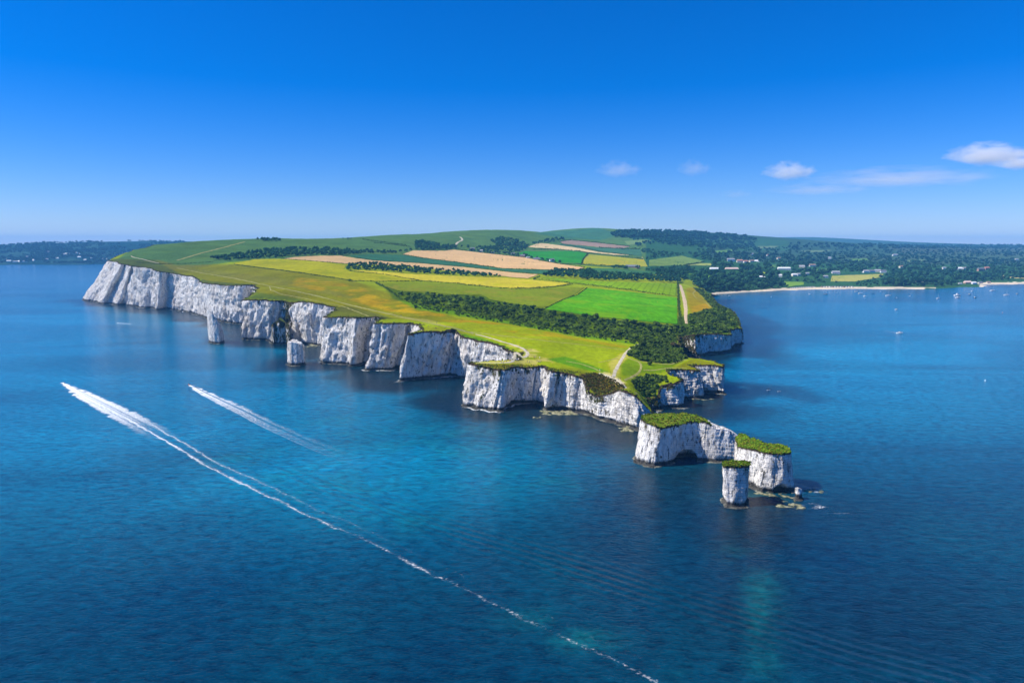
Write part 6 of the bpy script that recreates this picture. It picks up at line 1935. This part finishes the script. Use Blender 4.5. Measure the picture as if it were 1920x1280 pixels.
# jet skis with riders, paddle boards, kayaks
def jet_ski(x, y, rz, label, col):
    p = W_(x, y)
    root = empty('jet_ski', (p[0], p[1], .05), rz)
    tag(root, label, 'jet ski')
    link('hull', hull_mesh(3.2, 1.15, .25, .42), M[col], root)
    link('seat', cabin_mesh(-1.2, .35, .5, .45, .85, .2, 'seat'), M['black'], root)
    c = link('console', cabin_mesh(.15, 1.0, .6, .45, 1.0, .5, 'console'), M[col], root)
    link('handlebar', tube_mesh((.35, -.4, 1.08), (.35, .4, 1.08), .03, 'handlebar'), M['black'], c)
    q = Matrix.Rotation(rz, 3, 'Z') @ Vector((-.25, 0, 0))
    person((p[0] + q.x, p[1] + q.y, .05 - .02), 'sit', 'black', 'black', 'rider in dark wetsuit on the ' + label.split(' throwing')[0], None, rz + math.pi / 2)
def head_dir(a, b):
    u, v = W_(*a), W_(*b)
    return math.atan2(v[1] - u[1], v[0] - u[0])
jet_ski(121, 719.5, head_dir((150, 737), (121, 719.5)), 'left jet ski throwing up the longer wake', 'hull_white')
jet_ski(354.5, 721.5, head_dir((380, 735), (354.5, 721.5)), 'right jet ski throwing up the shorter wake', 'orange')
def paddle_board(x, y, rz, label, top):
    p = W_(x, y)
    root = empty('paddle_board', (p[0], p[1], 0), rz)
    tag(root, label, 'paddle board', 'paddle boarders off the northern cliffs')
    me = hull_mesh(3.3, .85, .06, .09, 'board')
    link('board', me, M['hull_white'], root)
    link('deck_pad', box_me('deck_pad', -.9, .5, -.3, .3, .085, .11), M['hull_grey'], root)
    pr = person((p[0], p[1], .08), 'paddle', top, 'black', 'person standing on the ' + label.split(' paddled')[0], None, rz + math.pi / 2)
    q = Matrix.Rotation(rz, 3, 'Z') @ Vector((.46, 0, 0))
    pd = empty('paddle', (p[0] + q.x, p[1] + q.y, 0), rz)
    tag(pd, 'paddle held by the boarder on the ' + label.split(' paddled')[0], 'paddle')
    link('shaft', tube_mesh((0, -.02, .1), (0, .1, 1.85), .018, 'shaft'), M['black'], pd)
    link('blade', box_me('blade', -.02, .02, -.12, .08, -.25, .15), M['orange'], pd)
paddle_board(1441, 731, .3, 'left white board paddled off the northern cliffs', 'black')
paddle_board(1461, 733.5, .1, 'right white board paddled off the northern cliffs', 'blue')
for i, (x, y) in enumerate(((1429, 577.3), (1436, 577.3))):
    p = W_(x, y)
    root = empty('kayak', (p[0], p[1], 0), .1)
    tag(root, ('left', 'right')[i] + ' dark kayak of the pair off the bay cliff', 'kayak')
    link('hull', hull_mesh(4.2, .75, .12, .22), M['hull_blue'], root)
    link('cockpit', box_me('cockpit', -.4, .4, -.25, .25, .2, .27), M['black'], root)
    person((p[0] - .1, p[1], -.62), 'sit', ('red', 'black')[i], 'black', 'paddler sitting in the ' + ('left', 'right')[i] + ' kayak off the bay cliff', None, .1 + math.pi / 2)

# ------------------------------------------------------------------ wakes, surf
def smooth_path(px, step=1.25):
    P = np.array([W_(a, b)[:2] for a, b in px])
    seg = np.linalg.norm(np.diff(P, axis=0), axis=1)
    t = np.concatenate([[0], np.cumsum(seg)])
    s = np.arange(0, t[-1], step)
    C = np.stack([np.interp(s, t, P[:, 0]), np.interp(s, t, P[:, 1])], 1)
    for c in (0, 1):
        e = np.concatenate([2 * C[0, c] - C[12:0:-1, c], C[:, c], 2 * C[-1, c] - C[-2:-14:-1, c]])
        C[:, c] = np.convolve(e, np.ones(25) / 25, 'valid')
    d = np.gradient(C, axis=0)
    nrm = np.stack([-d[:, 1], d[:, 0]], 1)
    nrm /= np.linalg.norm(nrm, axis=1, keepdims=True)
    return C, nrm, s
def wake(px, fn, half, label, mat, ncol=41, z=.06, cat='wake'):
    C, Nn, s = smooth_path(px)
    v = np.linspace(-half, half, ncol)
    X = C[:, None, 0] + Nn[:, None, 0] * v
    Y = C[:, None, 1] + Nn[:, None, 1] * v
    fo = fn(s[:, None] + 0 * v, v[None] + 0 * s[:, None])
    n, m = X.shape
    Z = z + .04 * noise3(X / 1.5, Y / 1.5) + .25 * np.clip(fo, 0, 1) * np.clip(1 - s[:, None] / 120, 0, 1) * (.5 + .5 * noise3(X / 1.2, Y / 1.2, 4))
    ii = np.arange(n * m).reshape(n, m)
    Fq_ = np.stack([ii[:-1, :-1], ii[:-1, 1:], ii[1:, 1:], ii[1:, :-1]], -1).reshape(-1, 4)
    keep = (fo.ravel()[Fq_] > .02).any(1)
    o = link('wake', np_mesh('wake', np.stack([X, Y, Z], -1).reshape(-1, 3), [Fq_[keep]], attrs={'foam': fo.ravel()}), mat)
    return tag(o, label, cat)
g = lambda x, c, w: np.exp(-((x - c) / w) ** 2)
def wake_long(u, v):
    w = 1.3 + 8.5 * (1 - np.exp(-u / 75))
    wl = 1.4 * noise3(u / 7, 1.0) + .8 * noise3(u / 2.5, 4.0)
    turb = 1 / (1 + np.exp((np.abs(v) - w - wl) / .8))
    groove = 1 - .26 * g(v, 2.2, .8) - .2 * g(v, -3.2, .8) - .2 * g(v, 0.2, .6) * np.clip(u / 60, 0, 1)
    f = turb * groove * (.92 - .34 * np.clip(u / 200, 0, 1)) * np.clip((330 - u) / 150, 0, 1)
    dec = np.interp(u, [0, 60, 300, 420, 520, 700], [0, .80, .64, .50, .42, .34])
    f = np.maximum(f, g(v, -2.0 + .6 * noise3(u / 40, 8) + .7 * noise3(u / 7, 18) + .45 * noise3(u / 2.3, 19), 1.3 + .5 * noise3(u / 9, 3)) * dec * (1 + np.clip((u - 150) / 250, 0, 1) * (.14 * noise3(u / 11, 21) + .12 * noise3(u / 3.5, 22))))
    dec2 = np.interp(u, [0, 60, 300, 400, 480, 700], [0, .66, .50, .40, .32, .24])
    f = np.maximum(f, g(v, 4.6 + .8 * noise3(u / 30, 5) + .8 * noise3(u / 6, 15), 1.7) * dec2)
    f = np.maximum(f, np.interp(u, [0, 100, 300, 700], [0, .42, .38, .26]) * g(v, -1.5, 2.6))
    f = np.maximum(f, .34 * g(v, 4, 5) * np.interp(u, [0, 250, 330, 460, 520], [0, 0, 1, .7, 0]))
    return f
M['foam'] = mat_foam('foam', .38, .86, 1.0, (1, 1, 1))
wake([(117, 717.5), (150, 737), (200, 762), (250, 788), (290, 810), (330, 833), (370, 857), (420, 884), (470, 908), (520, 933), (560, 954), (600, 972), (650, 990), (700, 1012), (760, 1042), (830, 1078), (900, 1108), (960, 1140), (1020, 1170), (1080, 1196), (1140, 1224), (1200, 1254), (1260, 1284)], wake_long, 13, 'long white wake trailing from the left jet ski right across the near sea', M['foam'])
def wake_short(u, v):
    w = 1.0 + 6.0 * (1 - np.exp(-u / 60))
    wl = 1.2 * noise3(u / 6, 11.0) + .6 * noise3(u / 2.2, 14.0)
    f = 1 / (1 + np.exp((np.abs(v) - w - wl) / .8)) * (1 - .4 * g(v, 1.0, .7)) * np.interp(u, [0, 40, 120, 190, 260, 330], [.9, .74, .54, .42, .34, .2])
    return np.maximum(f, g(v, -w * .8, .8) * np.interp(u, [0, 30, 110, 220, 300], [0, .8, .62, .48, .36]))
wake([(351.5, 719.5), (380, 735), (420, 754), (460, 773), (500, 794), (540, 812), (580, 830), (630, 850), (690, 872)], wake_short, 10, 'short white wake fanning out behind the right jet ski', M['foam'])
def wake_thin(u, v): return g(v, 0, .9) * np.interp(u, [0, 10, 40, 90], [.8, .6, .35, .1])
wake([(1683, 624.5), (1668, 622), (1652, 617), (1643, 611)], wake_thin, 4, 'faint curved wake behind the white motor boat in the bay', M['foam'])
wake([(220, 606), (227, 606.3), (238, 606.8), (246, 607.2)], lambda u, v: g(v, 0, 2.2) * np.interp(u, [0, 15, 60, 90], [.9, .8, .5, .1]), 6, 'short bright wake of the tiny boat by the far cliffs', M['foam'])

# broken water at the foot of the cliffs and rocks
def surf():
    A = cl['rows'][2][:, :2]
    Nn = cl['N']
    ok = A[:, 1] < 1600
    Vs, fo, Fs = [], [], []
    rad = (0.2, 1.0, 2.2, 4.0)
    n = len(A)
    nz_ = np.clip(noise3(A[:, 0] / 14, A[:, 1] / 14, 3) * .9 + .25, 0, 1)
    for k, r in enumerate(rad):
        P = A + Nn * r
        Vs.append(np.column_stack([P, np.full(n, .05)]))
        fo.append(nz_ * (.70, .74, .46, .0)[k])
    ii = np.arange(4 * n).reshape(4, n)
    Fq_ = np.stack([ii[:-1, :-1], ii[:-1, 1:], ii[1:, 1:], ii[1:, :-1]], -1).reshape(-1, 4)
    Fq_ = Fq_[np.tile(ok[:-1], 3)]
    o = link('surf', np_mesh('surf', np.vstack(Vs), [Fq_], attrs={'foam': np.concatenate(fo)}), M['foam'])
    tag(o, 'thin broken surf along the foot of the chalk cliffs', kind='stuff')
surf()
def foam_patch(cx, cy, rx, ry, amt, label, seed):
    P = at_z(cx, cy)
    a = (at_z(cx + rx, cy)[0] - P[0])
    b = abs(at_z(cx, cy - ry)[1] - P[1])
    gx, gy = np.meshgrid(np.linspace(-1, 1, 30), np.linspace(-1, 1, 30))
    f = amt * np.exp(-2.2 * (gx ** 2 + gy ** 2)) * (.7 + .6 * noise3(gx * 4 + seed, gy * 4)) * (gx ** 2 + gy ** 2 < 1)
    ii = np.arange(900).reshape(30, 30)
    Fq_ = np.stack([ii[:-1, :-1], ii[:-1, 1:], ii[1:, 1:], ii[1:, :-1]], -1).reshape(-1, 4)
    o = link('foam', np_mesh('foam', np.stack([P[0] + gx * a, P[1] + gy * b, 0.055 + 0 * gx], -1).reshape(-1, 3), [Fq_], attrs={'foam': f.ravel()}), M['foam'])
    tag(o, label, kind='stuff')
foam_patch(1525, 950, 52, 13, .55, 'foam washing over the shelf beyond the little rock', 1)
foam_patch(1530, 922, 40, 9, .42, 'flecks of foam to seaward of the thick stack', 2)
foam_patch(1580, 962, 60, 9, .36, 'thin foam streaks trailing from the rocks', 3)
foam_patch(745, 716, 14, 4, .5, 'foam at the corner of the square headland', 4)

# ------------------------------------------------------------------ clouds, far above and beyond the haze
def mat_cloud(name, dens, soft=0.0):
    k = NT(name)
    oc = k.n('TexCoord').outputs['Object']
    ln = k.n('VectorMath', operation='LENGTH')
    k.l(oc, ln.inputs[0])
    n = k.noise(oc, 2.5, 6, 0.64, 0.3)
    s = k.n('SeparateXYZ')
    k.l(oc, s.inputs[0])
    f = k.math('SUBTRACT', 1.0, ln.outputs['Value'])
    f = k.math('ADD', k.math('MULTIPLY', f, 0.9), k.math('MULTIPLY', k.math('SUBTRACT', n, 0.5), 1.9))
    f = k.math('SUBTRACT', f, k.maprange(s.outputs['Z'], -.5, -.1, .5, 0))
    d = k.math('MULTIPLY', k.maprange(f, .14, .45 + soft, 0, 1), dens)
    v = k.n('VolumePrincipled')
    v.inputs['Color'].default_value = (1, 1, 1, 1)
    k.l(d, v.inputs['Density'])
    v.inputs['Anisotropy'].default_value = 0.0
    k.l(v.outputs[0], k.out.inputs['Volume'])
    return k.m
MC = [mat_cloud('cloud_dense', .0021, .12), mat_cloud('cloud_thin', .0010, .3), mat_cloud('cloud_veil', .00045, .4)]
for px, py, w, h, Y, m, lab in ((1480, 326, 96, 44, 16000, 0, 'small white domed cloud left of the corner bank'), (1852, 295, 150, 52, 17000, 0, 'largest white cloud near the right edge'), (1915, 308, 110, 36, 17500, 0, 'cloud running out of the picture at the right edge'), (1301, 320, 62, 40, 16500, 1, 'faint little puff right of the middle'),
                            (1160, 322, 84, 40, 16500, 1, 'faintest puff above the far hill'), (1535, 358, 190, 30, 19000, 2, 'pale flat veil below the small domed cloud'), (1690, 338, 330, 46, 19500, 2, 'long thin veil running up to the largest cloud'), (1380, 366, 60, 22, 19000, 2, 'tiny pale smear low over the hills')):
    c = at_y(px, py, Y)
    v, f = ICO2
    o = link('cloud', np_mesh('cloud', v, [f]), MC[m])
    o.location = c
    o.scale = (w / 2 * Y / F * 1.15, w / 3 * Y / F, h / 2 * Y / F * 1.2)
    tag(o, lab, 'cloud')
